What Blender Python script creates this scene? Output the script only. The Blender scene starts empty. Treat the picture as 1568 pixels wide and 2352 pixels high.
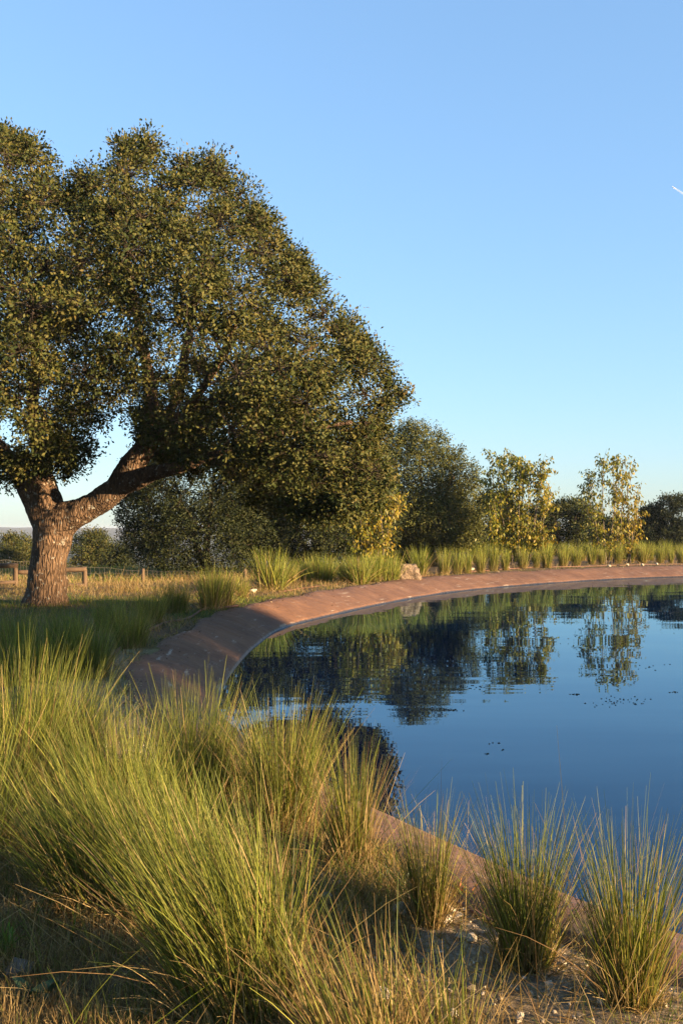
import bpy, bmesh, math, random
import numpy as np
from mathutils import Vector, noise as mnoise

R = math.radians
rng = np.random.default_rng(7)
random.seed(7)
scene = bpy.context.scene
COL = scene.collection

# ------------------------------------------------------------------ camera, sky, sun
F = 995.6                      # focal length in pixels of a 1024 px tall frame (35 mm lens, portrait)
CX, CY = 341.0, 528.5          # principal column, eye-level row
EYE = 2.1                      # camera height over the water
cam = bpy.data.cameras.new('camera')
cam.sensor_fit = 'VERTICAL'; cam.sensor_height = 36.0; cam.lens = 35.0
cam.shift_y = 16.5 / 1024
cam.clip_start = 0.05; cam.clip_end = 30000
camo = bpy.data.objects.new('camera', cam); COL.objects.link(camo)
camo.location = (0, 0, EYE); camo.rotation_euler = (R(90), 0, 0)
scene.camera = camo

SUN_AZ, SUN_EL = R(117), R(10.5)      # azimuth clockwise from +Y (the view direction)
sun_dir = Vector((math.sin(SUN_AZ) * math.cos(SUN_EL), math.cos(SUN_AZ) * math.cos(SUN_EL), math.sin(SUN_EL)))
world = bpy.data.worlds.new('World'); scene.world = world; world.use_nodes = True
wn, wl = world.node_tree.nodes, world.node_tree.links
bg = wn['Background']
sky = wn.new('ShaderNodeTexSky'); sky.sky_type = 'NISHITA'; sky.sun_disc = False
sky.sun_elevation = SUN_EL; sky.sun_rotation = SUN_AZ
sky.altitude = 700; sky.air_density = 1.3; sky.dust_density = 0.6; sky.ozone_density = 4.0
sg = wn.new('ShaderNodeGamma'); sg.inputs[1].default_value = 0.6; wl.new(sky.outputs[0], sg.inputs[0])     # the film's softer sky contrast, all round
st = wn.new('ShaderNodeMix'); st.data_type = 'RGBA'; st.blend_type = 'MULTIPLY'; st.inputs[0].default_value = 1.0
st.inputs[7].default_value = (1.20, 1.40, 1.67, 1); wl.new(sg.outputs[0], st.inputs[6])
wl.new(st.outputs[2], bg.inputs[0]); bg.inputs[1].default_value = 0.071
sl = bpy.data.lights.new('sun', 'SUN'); sl.energy = 5.0; sl.angle = R(0.53); sl.color = (1.0, 0.70, 0.40)
so = bpy.data.objects.new('sun', sl); COL.objects.link(so)
so.rotation_euler = (-sun_dir).to_track_quat('-Z', 'Y').to_euler(); so.location = (40, -20, 30)
vs = scene.view_settings
vs.view_transform = 'Standard'; vs.look = 'None'; vs.gamma = 1; vs.use_curve_mapping = False; vs.exposure = 2.27
scene.cycles.max_bounces = 7; scene.cycles.transparent_max_bounces = 8
scene.cycles.diffuse_bounces = 3; scene.cycles.glossy_bounces = 3; scene.cycles.transmission_bounces = 4
scene.cycles.caustics_reflective = False; scene.cycles.caustics_refractive = False

# ------------------------------------------------------------------ helpers
def D(x, y):                    # a point read off the photograph shown 1568 px wide -> frame pixels
    return x * 682.0 / 1568.0, y * 1024.0 / 2352.0
GZ = 0.38                       # lawn level above the water
def onground(x, y, z=GZ):       # where the sight line through that point meets height z
    px, py = D(x, y); d = (EYE - z) * F / (py - CY)
    return np.array(((px - CX) / F * d, d, z))
def atdepth(x, y, d):
    px, py = D(x, y)
    return np.array(((px - CX) / F * d, d, EYE + (CY - py) / F * d))

def quads(name, v, f, mat=None, col=None, parent=None, smooth=False, uv=None):
    v = np.asarray(v, np.float32).reshape(-1, 3); f = np.asarray(f, np.int32); k = f.shape[1]
    m = bpy.data.meshes.new(name)
    m.vertices.add(len(v)); m.vertices.foreach_set('co', v.ravel())
    m.loops.add(f.size); m.loops.foreach_set('vertex_index', f.ravel())
    m.polygons.add(len(f)); m.polygons.foreach_set('loop_start', np.arange(0, f.size, k, dtype=np.int32))
    m.update(calc_edges=True)
    if col is not None:
        a = m.color_attributes.new('tint', 'FLOAT_COLOR', 'POINT')
        c = np.ones((len(v), 4), np.float32); c[:, :3] = col; a.data.foreach_set('color', c.ravel())
    if smooth: m.polygons.foreach_set('use_smooth', np.ones(len(f), bool))
    if mat: m.materials.append(mat)
    return link(name, m, parent)
def link(name, mesh, parent=None):
    o = bpy.data.objects.new(name, mesh); COL.objects.link(o)
    if parent is not None: o.parent = parent
    return o
def empty(name, loc, rz=0.0, scale=1.0):
    o = bpy.data.objects.new(name, None); COL.objects.link(o); o.empty_display_size = 0.2
    o.location = tuple(float(c) for c in loc); o.rotation_euler = (0, 0, rz); o.scale = (scale,) * 3
    return o
def tag(o, label=None, cat=None, group=None, kind=None):
    if label: o['label'] = label
    if cat: o['category'] = cat
    if group: o['group'] = group
    if kind: o['kind'] = kind
    return o
def copy_thing(src, loc, rz, scale, label, group=None):
    c = src.copy(); COL.objects.link(c)
    c.location = tuple(float(q) for q in loc); c.rotation_euler = (0, 0, rz); c.scale = scale
    c['label'] = label
    if group: c['group'] = group
    for ch in src.children:
        k = ch.copy(); COL.objects.link(k); k.parent = c
    return c
def unit(a): return a / np.maximum(np.linalg.norm(a, axis=-1, keepdims=True), 1e-9)
def sstep(a, b, x):
    t = np.clip((x - a) / (b - a), 0, 1); return t * t * (3 - 2 * t)
def fnoise(x, y, s=1.0, seed=0):       # cheap smooth noise, -1..1
    r = np.random.default_rng(seed); o = 0
    for k in range(7):
        a = r.uniform(0, 6.28); f = s * r.uniform(.5, 1.9); p = r.uniform(0, 6.28)
        o = o + np.sin((x * math.cos(a) + y * math.sin(a)) * f + p + 1.3 * np.sin((x * math.sin(a) - y * math.cos(a)) * f * .7 + p))
    return o / 4.0

# ------------------------------------------------------------------ materials
def new_mat(name):
    m = bpy.data.materials.new(name); m.use_nodes = True
    nt = m.node_tree; return m, nt.nodes, nt.links, nt.nodes['Principled BSDF']
def n_noise(N, L, co, scale, detail=4, rough=.6, dist=0.0):
    n = N.new('ShaderNodeTexNoise'); n.inputs['Scale'].default_value = scale; n.inputs['Detail'].default_value = detail
    n.inputs['Roughness'].default_value = rough; n.inputs['Distortion'].default_value = dist
    if co is not None: L.new(co, n.inputs['Vector'])
    return n.outputs['Fac']
def n_ramp(N, L, fac, stops):
    r = N.new('ShaderNodeValToRGB'); e = r.color_ramp.elements
    while len(e) < len(stops): e.new(0.5)
    for i, (p, c) in enumerate(stops):
        e[i].position = p; e[i].color = (*c, 1) if len(c) == 3 else c
    L.new(fac, r.inputs[0]); return r.outputs[0]
def n_mix(N, L, fac, a, b, mode='MIX'):
    m = N.new('ShaderNodeMix'); m.data_type = 'RGBA'; m.blend_type = mode
    for sock, val in ((m.inputs[0], fac), (m.inputs[6], a), (m.inputs[7], b)):
        if hasattr(val, 'links'): L.new(val, sock)
        elif isinstance(val, (int, float)): sock.default_value = val
        else: sock.default_value = (*val, 1)
    return m.outputs[2]
def n_map(N, L, co, scale=(1, 1, 1), rot=(0, 0, 0)):
    m = N.new('ShaderNodeMapping'); m.inputs['Scale'].default_value = scale; m.inputs['Rotation'].default_value = rot
    L.new(co, m.inputs['Vector']); return m.outputs[0]
def n_bump(N, L, h, strength, dist, normal=None):
    b = N.new('ShaderNodeBump'); b.inputs['Strength'].default_value = strength; b.inputs['Distance'].default_value = dist
    L.new(h, b.inputs['Height'])
    if normal is not None: L.new(normal, b.inputs['Normal'])
    return b.outputs[0]
def n_math(N, L, op, a, b=0.0):
    m = N.new('ShaderNodeMath'); m.operation = op
    for s, val in ((m.inputs[0], a), (m.inputs[1], b)):
        if hasattr(val, 'links'): L.new(val, s)
        else: s.default_value = val
    return m.outputs[0]

def leaf_mat(name, rough=.5, spec=.35, transl=.25):
    m, N, L, P = new_mat(name)
    a = N.new('ShaderNodeAttribute'); a.attribute_name = 'tint'
    L.new(a.outputs['Color'], P.inputs['Base Color'])
    P.inputs['Roughness'].default_value = rough; P.inputs['Specular IOR Level'].default_value = spec
    t = N.new('ShaderNodeBsdfTranslucent')
    L.new(n_mix(N, L, 1.0, a.outputs['Color'], (1.0, 1.0, .55), 'MULTIPLY'), t.inputs[0])
    mx = N.new('ShaderNodeMixShader'); mx.inputs[0].default_value = transl
    L.new(P.outputs[0], mx.inputs[1]); L.new(t.outputs[0], mx.inputs[2])
    L.new(mx.outputs[0], N['Material Output'].inputs[0])
    return m
M_OAK = leaf_mat('oak_leaf', .6, .10, .14)
M_YOUNG = leaf_mat('young_leaf', .5, .3, .35)
M_GRASS = leaf_mat('grass_blade', .55, .2, .38)

def make_bark(name, dark, light, lichen=.0, scale=1.0):
    m, N, L, P = new_mat(name)
    co = N.new('ShaderNodeTexCoord').outputs['Object']
    v = N.new('ShaderNodeTexVoronoi'); v.feature = 'DISTANCE_TO_EDGE'; v.inputs['Scale'].default_value = 17 * scale
    warp = n_mix(N, L, .06, co, n_noise_col(N, L, co, 3.0))
    L.new(n_map(N, L, warp, (1, 1, .22)), v.inputs['Vector'])
    fur = n_ramp(N, L, v.outputs['Distance'], [(0.0, (0, 0, 0)), (.22, (1, 1, 1))])
    fine = n_noise(N, L, n_map(N, L, co, (1, 1, .35)), 38 * scale, 5, .7)
    big = n_noise(N, L, co, 2.2, 3)
    c = n_mix(N, L, fur, dark, light)
    c = n_mix(N, L, n_ramp(N, L, fine, [(.3, (0, 0, 0)), (.75, (1, 1, 1))]), c, tuple(min(1, q * 1.35) for q in light))
    c = n_mix(N, L, n_ramp(N, L, big, [(.35, (.55, .55, .55)), (.65, (1, 1, 1))]), (0, 0, 0), c, 'MIX')
    if lichen:
        sp = n_noise(N, L, co, 9, 4, .65)
        c = n_mix(N, L, n_ramp(N, L, sp, [(.60, (0, 0, 0)), (.66, (lichen,) * 3)]), c, (.40, .40, .34))
    L.new(c, P.inputs['Base Color']); P.inputs['Roughness'].default_value = .9; P.inputs['Specular IOR Level'].default_value = .15
    hgt = n_math(N, L, 'ADD', fur, n_math(N, L, 'MULTIPLY', fine, .6))
    L.new(n_bump(N, L, hgt, 1.0, .035), P.inputs['Normal'])
    return m
def n_noise_col(N, L, co, scale):
    n = N.new('ShaderNodeTexNoise'); n.inputs['Scale'].default_value = scale; L.new(co, n.inputs['Vector']); return n.outputs['Color']
M_BARK = make_bark('oak_bark', (.026, .017, .011), (.125, .080, .048), .55)
M_BRANCH = make_bark('branch_bark', (0.0360, 0.0274, 0.0202), (0.1008, 0.0756, 0.0540), 0, 1.6)
M_STEM = make_bark('young_stem_bark', (0.1152, 0.0864, 0.0576), (0.2448, 0.2016, 0.1440), 0, 2.5)

def make_liner():
    m, N, L, P = new_mat('pond_liner_clay')
    g = N.new('ShaderNodeNewGeometry'); co = g.outputs['Position']
    a = N.new('ShaderNodeAttribute'); a.attribute_name = 'tint'      # r: along the rim (m/100), g: across (m/2), b: height
    sep = N.new('ShaderNodeSeparateColor'); L.new(a.outputs['Color'], sep.inputs[0])
    cmb = N.new('ShaderNodeCombineXYZ')
    L.new(n_math(N, L, 'MULTIPLY', sep.outputs[0], 100.0), cmb.inputs[0]); L.new(n_math(N, L, 'MULTIPLY', sep.outputs[1], 2.0), cmb.inputs[1])
    lc = cmb.outputs[0]
    big = n_noise(N, L, co, 1.1, 4); mid = n_noise(N, L, co, 9, 6, .7)
    c = n_ramp(N, L, big, [(.3, (.098, .048, .026)), (.7, (.170, .089, .048))])
    c = n_mix(N, L, n_ramp(N, L, mid, [(.35, (.75, .75, .75)), (.65, (1.12, 1.1, 1.1))]), (0, 0, 0), c)
    # pale scuffs drawn out along and across the rim
    s1 = n_noise(N, L, n_map(N, L, lc, (.55, 4.2, 1), (0, 0, .35)), 1.9, 6, .70)
    s2 = n_noise(N, L, n_map(N, L, lc, (.5, .9, 1)), 1.1, 3)
    scf = n_math(N, L, 'MULTIPLY', n_ramp(N, L, s1, [(.585, (0, 0, 0)), (.64, (1, 1, 1))]), n_ramp(N, L, s2, [(.42, (0, 0, 0)), (.54, (1, 1, 1))]))
    c = n_mix(N, L, n_math(N, L, 'MULTIPLY', scf, .6), c, (.34, .30, .24))
    # dark specks and dirt
    dk = n_noise(N, L, n_map(N, L, lc, (4, 11, 1), (0, 0, -.4)), 2.4, 5, .7)
    c = n_mix(N, L, n_ramp(N, L, dk, [(.59, (0, 0, 0)), (.65, (.85, .85, .85))]), c, (.045, .03, .024))
    # grey band at the waterline: wetted liner plus painted shade under the lip
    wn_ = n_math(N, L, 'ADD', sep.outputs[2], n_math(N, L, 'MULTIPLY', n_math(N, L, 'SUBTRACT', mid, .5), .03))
    wet_shade = n_ramp(N, L, wn_, [(.022, (1, 1, 1)), (.045, (0, 0, 0))])
    c = n_mix(N, L, wet_shade, c, (.026, .024, .022))
    L.new(c, P.inputs['Base Color'])
    L.new(n_math(N, L, 'SUBTRACT', .72, n_math(N, L, 'MULTIPLY', wet_shade, .4)), P.inputs['Roughness']); P.inputs['Specular IOR Level'].default_value = .3
    fold = n_noise(N, L, n_map(N, L, lc, (1.2, .5, 1), (0, 0, .6)), 3.0, 4, .6)
    h = n_math(N, L, 'ADD', n_math(N, L, 'MULTIPLY', mid, .12), fold)
    L.new(n_bump(N, L, h, .9, .055), P.inputs['Normal'])
    return m
M_LINER = make_liner()

def make_water():
    m, N, L, P = new_mat('pond_water')
    P.inputs['Base Color'].default_value = (.0003, .0075, .030, 1); P.inputs['Specular IOR Level'].default_value = 0; P.inputs['Roughness'].default_value = .6
    gl = N.new('ShaderNodeBsdfGlossy'); gl.inputs['Color'].default_value = (.62, .85, 1.0, 1); gl.inputs['Roughness'].default_value = .012
    fr = N.new('ShaderNodeFresnel'); fr.inputs['IOR'].default_value = 1.34
    mx = N.new('ShaderNodeMixShader'); L.new(fr.outputs[0], mx.inputs[0]); L.new(P.outputs[0], mx.inputs[1]); L.new(gl.outputs[0], mx.inputs[2]); L.new(mx.outputs[0], N['Material Output'].inputs[0])
    co = N.new('ShaderNodeNewGeometry').outputs['Position']
    w1 = n_noise(N, L, n_map(N, L, co, (.13, .42, 1), (0, 0, R(-12))), 1.0, 2, .45)
    w2 = n_noise(N, L, n_map(N, L, co, (.5, 1.5, 1), (0, 0, R(10))), 1.3, 2, .5)
    mask = n_ramp(N, L, n_noise(N, L, co, .16, 2), [(.38, (.10, .10, .10)), (.66, (1, 1, 1))])
    h = n_math(N, L, 'ADD', n_math(N, L, 'MULTIPLY', w1, 1.0), n_math(N, L, 'MULTIPLY', w2, .20))
    w3 = n_noise(N, L, n_map(N, L, co, (.22, 1.15, 1), (0, 0, R(-8))), 1.2, 2, .5)          # a breath of wind over the nearer, open water
    breeze = n_ramp(N, L, n_noise(N, L, n_map(N, L, co, (1, 1, 1)), .11, 1), [(.44, (0, 0, 0)), (.58, (1, 1, 1))])
    h = n_math(N, L, 'ADD', n_math(N, L, 'MULTIPLY', h, mask), n_math(N, L, 'MULTIPLY', n_math(N, L, 'MULTIPLY', w3, breeze), .38))
    nb = n_bump(N, L, h, .7, .017)
    L.new(nb, gl.inputs['Normal']); L.new(nb, fr.inputs['Normal'])
    return m
M_WATER = make_water()

def make_ground():
    m, N, L, P = new_mat('dry_lawn_ground')
    co = N.new('ShaderNodeNewGeometry').outputs['Position']
    a = N.new('ShaderNodeAttribute'); a.attribute_name = 'tint'      # r gravel, g green, b far woodland
    sep = N.new('ShaderNodeSeparateColor'); L.new(a.outputs['Color'], sep.inputs[0])
    big = n_noise(N, L, co, .7, 5, .65); fine = n_noise(N, L, co, 26, 6, .75); sp = n_noise(N, L, n_map(N, L, co, (1, 3, 1), (0, 0, .4)), 9, 5, .7)
    straw = n_ramp(N, L, fine, [(.28, (.055, .038, .022)), (.5, (.14, .098, .050)), (.72, (.25, .18, .092))])
    soil = n_ramp(N, L, sp, [(.3, (.045, .032, .022)), (.7, (.13, .095, .058))])
    c = n_mix(N, L, n_ramp(N, L, big, [(.38, (0, 0, 0)), (.62, (1, 1, 1))]), soil, straw)
    grv = n_ramp(N, L, fine, [(.30, (.11, .08, .05)), (.5, (.27, .21, .135)), (.68, (.44, .36, .25))])
    c = n_mix(N, L, sep.outputs[0], c, grv)
    grn = n_ramp(N, L, fine, [(.3, (.03, .045, .010)), (.7, (.08, .11, .022))])
    c = n_mix(N, L, n_math(N, L, 'MULTIPLY', sep.outputs[1], n_ramp(N, L, sp, [(.3, (.5, .5, .5)), (.6, (1, 1, 1))])), c, grn)
    wood = n_ramp(N, L, n_noise(N, L, co, .06, 5, .7), [(.42, (.014, .022, .008)), (.62, (.06, .06, .028))])
    c = n_mix(N, L, sep.outputs[2], c, wood)
    L.new(c, P.inputs['Base Color']); P.inputs['Roughness'].default_value = .95; P.inputs['Specular IOR Level'].default_value = .1
    L.new(n_bump(N, L, n_math(N, L, 'ADD', fine, sp), .9, .03), P.inputs['Normal'])
    return m
M_GROUND = make_ground()

def simple(name, c1, c2, scale=12, rough=.8, bump=.01, stretch=(1, 1, 1), spec=.25, coord='Object'):
    m, N, L, P = new_mat(name)
    co = n_map(N, L, N.new('ShaderNodeTexCoord').outputs[coord], stretch)
    f = n_noise(N, L, co, scale, 6, .7)
    L.new(n_ramp(N, L, f, [(.32, c1), (.68, c2)]), P.inputs['Base Color'])
    P.inputs['Roughness'].default_value = rough; P.inputs['Specular IOR Level'].default_value = spec
    if bump: L.new(n_bump(N, L, f, .9, bump), P.inputs['Normal'])
    return m
M_STONE = simple('pale_limestone', (.24, .20, .14), (.54, .47, .36), 14, .9, .012)
M_BOULDER = simple('boulder_granite', (.04, .028, .020), (.24, .175, .115), 9, .9, .09)
M_GRAVEL = simple('gravel_grit', (.22, .17, .11), (.48, .40, .28), 40, .9, 0)
M_DULL = simple('dull_brown_stone', (.07, .055, .04), (.15, .12, .09), 14, .9, .012)
M_LOG = simple('fence_timber', (.05, .032, .019), (.115, .076, .045), 7, .8, .01, (1, 1, .15))
M_WIRE = simple('galvanised_wire', (.09, .08, .06), (.15, .13, .10), 20, .5, 0)
M_PIPE = simple('brown_plastic_pipe', (.10, .048, .032), (.15, .075, .05), 5, .55, .002)
M_ALGAE = simple('floating_algae', (.012, .014, .008), (.05, .045, .025), 8, .8, 0)
M_HILL = simple('wooded_hill', (.010, .018, .008), (.055, .055, .026), .035, 1.0, 0, (1, .35, 1), .05)
M_TRAIL, N_, L_, P_ = new_mat('contrail_vapour')
P_.inputs['Base Color'].default_value = (.9, .9, .92, 1); P_.inputs['Roughness'].default_value = 1; P_.inputs['Alpha'].default_value = .16
M_PLANE = simple('aircraft_paint', (.75, .75, .76), (.82, .82, .82), 1, .4, 0)
M_WEED = leaf_mat('weed_leaf', .6, .2, .2)

# ------------------------------------------------------------------ the pond
key = [(1.73, 5.04), (1.28, 5.6), (.22, 7.38), (-.72, 9.3), (-1.32, 11.1), (-1.52, 12.6), (-1.60, 15.0), (-1.53, 18.0), (-1.24, 21), (-.38, 23.7),
       (1.1, 27.6), (3.2, 32.1), (5.4, 35.3), (8.1, 38.3), (11.3, 41.2), (14.9, 43.4), (21, 46), (28, 46.3), (34.5, 42.5), (38, 35), (38, 25),
       (34, 14.5), (27, 6.2), (19, 1.8), (11.5, .9), (6.2, 2.0), (3.3, 3.6)]
def catmull(P, per=16, closed=True):
    P = np.array(P, float); n = len(P); out = []
    rngi = range(n) if closed else range(n - 1)
    for i in rngi:
        g = (lambda k: P[k % n]) if closed else (lambda k: P[min(max(k, 0), n - 1)])
        p0, p1, p2, p3 = g(i - 1), g(i), g(i + 1), g(i + 2)
        for t in np.arange(per) / per:
            out.append(.5 * (2 * p1 + (p2 - p0) * t + (2 * p0 - 5 * p1 + 4 * p2 - p3) * t * t + (3 * p1 - p0 - 3 * p2 + p3) * t ** 3))
    if not closed: out.append(P[-1])
    return np.array(out)
shore = catmull(key, 18)
_seg = np.linalg.norm(np.roll(shore, -1, 0) - shore, axis=1); _cum = np.concatenate([[0], np.cumsum(_seg)])
def resample(P, cum, step):
    n = int(cum[-1] / step); s = np.linspace(0, cum[-1], n, endpoint=False)
    Q = np.vstack([P, P[:1]])
    return np.stack([np.interp(s, cum, Q[:, 0]), np.interp(s, cum, Q[:, 1])], 1), s
ring, ring_s = resample(shore, _cum, .16)
tan = unit(np.roll(ring, -2, 0) - np.roll(ring, 2, 0))
outn = np.stack([-tan[:, 1], tan[:, 0]], 1)
ctr = np.array((16.0, 22.0))
if np.mean(np.sum(outn * (ring - ctr), 1)) < 0: outn = -outn
def rim_width(y, x=0): return 1.06 + .55 * sstep(17, 40, y)
coarse = ring[::3]
def shore_dist(x, y):            # signed distance to the waterline, positive outside
    x = np.atleast_1d(x).astype(float); y = np.atleast_1d(y).astype(float); d = np.full(x.shape, 1e9); sg = np.ones(x.shape)
    A = coarse; B = np.roll(coarse, -1, 0); inside = np.zeros(x.shape, bool)
    for (ax, ay), (bx, by) in zip(A, B):
        vx, vy = bx - ax, by - ay
        t = np.clip(((x - ax) * vx + (y - ay) * vy) / (vx * vx + vy * vy), 0, 1)
        d = np.minimum(d, (x - ax - t * vx) ** 2 + (y - ay - t * vy) ** 2)
        if ay != by:
            inside ^= ((ay > y) != (by > y)) & (x < vx * (y - ay) / (by - ay) + ax)
    return np.sqrt(d) * np.where(inside, -1, 1)

def base_height(x, y):
    left = 1 - sstep(-9, 3, x - (y - 30) * .25)
    drop = .62 * sstep(24, 52, y) * left + 3.2 * sstep(52, 110, y) * (0.35 + .65 * left)
    far = 16 * sstep(100, 500, y)
    back = 0
    return GZ - drop - far + .035 * fnoise(x, y, .55, 3) * sstep(2, 8, np.abs(x) + y) - back
def ground_z(x, y):
    x = np.atleast_1d(x); y = np.atleast_1d(y)
    s = shore_dist(x, y); w = rim_width(y)
    z = base_height(x, y) + .012 * fnoise(x, y, 4.0, 5)
    return z - .60 * (1 - sstep(.55, .97, s / w)) - .8 * (1 - sstep(-1.2, .2, s))

# water sheet
tri = bmesh.new()
vsw = [tri.verts.new((p[0] + n[0] * .25, p[1] + n[1] * .25, 0)) for p, n in zip(ring[::4], outn[::4])]
tri.faces.new(vsw); bmesh.ops.triangulate(tri, faces=tri.faces[:])
me = bpy.data.meshes.new('water'); tri.to_mesh(me); tri.free(); me.materials.append(M_WATER)
for p in me.polygons:
    pass
wo = tag(link('water', me), kind='structure')
me.flip_normals() if me.polygons[0].normal.z < 0 else None

# rim: a liner bank that rolls over from the lawn down into the water
prof = [(-.60, -.45), (-.16, -.13), (-.03, -.025), (.0, .012), (.025, .050), (.07, .078), (.16, .118), (.28, .178), (.42, .243), (.56, .305), (.68, .352), (.79, .388), (.88, .408), (.95, .410), (1.0, .398), (1.05, .365), (1.12, .24)]
n = len(ring); V = []; C = []
wv = rim_width(ring[:, 1]) * (1 + .05 * np.sin(ring_s * .9) + .03 * np.sin(ring_s * 2.3 + 1))
for k, (o, z) in enumerate(prof):
    off = np.where(o > 0, o * wv, o)
    xy = ring + outn * off[:, None]
    lump = (.020 * fnoise(xy[:, 0], xy[:, 1], 2.2, 11) + .014 * fnoise(xy[:, 0], xy[:, 1], 6.0, 12)) * (.35 + .65 * sstep(.05, .3, o) if z > -.1 else 0)
    edge = (.05 * fnoise(xy[:, 0], xy[:, 1], 3.0, 13) + .03 * fnoise(xy[:, 0], xy[:, 1], 9.0, 14)) * (o > .9)
    xy = xy + outn * edge[:, None]
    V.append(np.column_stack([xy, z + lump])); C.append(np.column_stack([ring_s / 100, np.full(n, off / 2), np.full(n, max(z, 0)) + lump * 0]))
V = np.vstack(V); C = np.vstack(C); idx = np.arange(n); nx = np.roll(idx, -1); Fq = []
for k in range(len(prof) - 1):
    Fq.append(np.column_stack([k * n + idx, k * n + nx, (k + 1) * n + nx, (k + 1) * n + idx]))
Fq = np.vstack(Fq)
# keep faces upward
e1 = V[Fq[:, 1]] - V[Fq[:, 0]]; e2 = V[Fq[:, 3]] - V[Fq[:, 0]]
if np.cross(e1, e2)[:, 2].mean() < 0: Fq = Fq[:, ::-1]
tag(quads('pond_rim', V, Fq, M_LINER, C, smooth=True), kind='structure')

# terrain sheet
NG = 620
ux = np.linspace(-math.asinh(2600 / 9), math.asinh(2600 / 9), NG); gx = 9 * np.sinh(ux) + 3
uy = np.linspace(-math.asinh(300 / 9), math.asinh(2600 / 9), NG); gy = 9 * np.sinh(uy) + 14
X, Y = np.meshgrid(gx, gy); xf, yf = X.ravel(), Y.ravel()
near = (xf > -12) & (xf < 50) & (yf > -10) & (yf < 60)
zf = base_height(xf, yf) + .012 * fnoise(xf, yf, 4.0, 5)
sd = np.full(xf.shape, 99.0); sd[near] = shore_dist(xf[near], yf[near]); wf = rim_width(yf)
zf = zf - np.where(sd < 50, .60 * (1 - sstep(.55, .97, sd / wf)) + .8 * (1 - sstep(-1.2, .2, sd)), 0)
grav = np.clip((1 - sstep(.0, 1.1, sd - wf - .25 - .35 * fnoise(xf, yf, 1.4, 21))) * (yf < 14), 0, 1) * (.65 + .35 * (yf < 8))
green = np.clip(sstep(18, 20, yf) * (1 - sstep(24.5, 26, yf)) * (xf < -1.5) * (.55 + .6 * fnoise(xf, yf * 2, 1.0, 22)) + .5 * (sd < wf + .8) * (yf > 8) * (.5 + fnoise(xf, yf, 2, 23)), 0, 1)
wood = sstep(70, 130, yf + .2 * np.abs(xf))
idx = np.arange(NG * NG).reshape(NG, NG)
Fg = np.column_stack([idx[:-1, :-1].ravel(), idx[:-1, 1:].ravel(), idx[1:, 1:].ravel(), idx[1:, :-1].ravel()])
tag(quads('ground', np.column_stack([xf, yf, zf]), Fg, M_GROUND, np.column_stack([grav, green, wood]), smooth=True), kind='structure')

# far wooded ridge on the horizon
hx = np.linspace(-5200, 5200, 520); hy = np.concatenate([np.linspace(1500, 3600, 50), np.linspace(3700, 5200, 10)])
HX, HY = np.meshgrid(hx, hy)
prof_h = EYE - 24 + 26 * sstep(1500, 3500, HY) - 30 * sstep(3600, 5200, HY)
HZ = prof_h + 5.0 * fnoise(HX, HY, .0022, 31) * sstep(1500, 2500, HY) + 1.6 * fnoise(HX, HY, .03, 32)
idx = np.arange(HX.size).reshape(HX.shape)
Fh = np.column_stack([idx[:-1, :-1].ravel(), idx[:-1, 1:].ravel(), idx[1:, 1:].ravel(), idx[1:, :-1].ravel()])
tag(quads('hills', np.column_stack([HX.ravel(), HY.ravel(), HZ.ravel()]), Fh, M_HILL), kind='structure')

# ------------------------------------------------------------------ tubes and trees
class Tubes:
    def __init__(s): s.v = []; s.f = []; s.n = 0
    def add(s, pts, rad, sides=6):
        pts = np.asarray(pts, float); rad = np.asarray(rad, float); m = len(pts)
        t = unit(np.gradient(pts, axis=0)); ref = np.array((.31, .87, .38))
        u = unit(np.cross(t, ref)); w = np.cross(t, u)
        a = np.arange(sides) / sides * 2 * math.pi
        rg = pts[:, None, :] + rad[:, None, None] * (np.cos(a)[None, :, None] * u[:, None, :] + np.sin(a)[None, :, None] * w[:, None, :])
        s.v.append(rg.reshape(-1, 3)); i = np.arange(m - 1)[:, None] * sides; j = np.arange(sides)[None, :]; k = (j + 1) % sides
        s.f.append(np.stack([i + j, i + k, i + sides + k, i + sides + j], -1).reshape(-1, 4) + s.n); s.n += m * sides
    def build(s, name, mat, parent, origin=(0, 0, 0), smooth=True):
        return quads(name, np.vstack(s.v) - np.asarray(origin), np.vstack(s.f), mat, parent=parent, smooth=smooth)

def leaf_cloud(pos, axis, size, width, nrm, col):
    """folded diamond leaves: pos (n,3) stalk ends, axis (n,3) pointing direction"""
    side = unit(np.cross(axis, nrm)); nn = unit(np.cross(side, axis))
    L_ = size[:, None]; W_ = width[:, None]
    b = pos; l = pos + axis * L_ * .48 + side * W_ * .5 + nn * W_ * .14; t = pos + axis * L_; r_ = pos + axis * L_ * .48 - side * W_ * .5 + nn * W_ * .14
    v = np.stack([b, l, t, r_], 1).reshape(-1, 3); f = np.arange(len(pos) * 4).reshape(-1, 4)
    return v, f, np.repeat(col, 4, 0)

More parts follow.
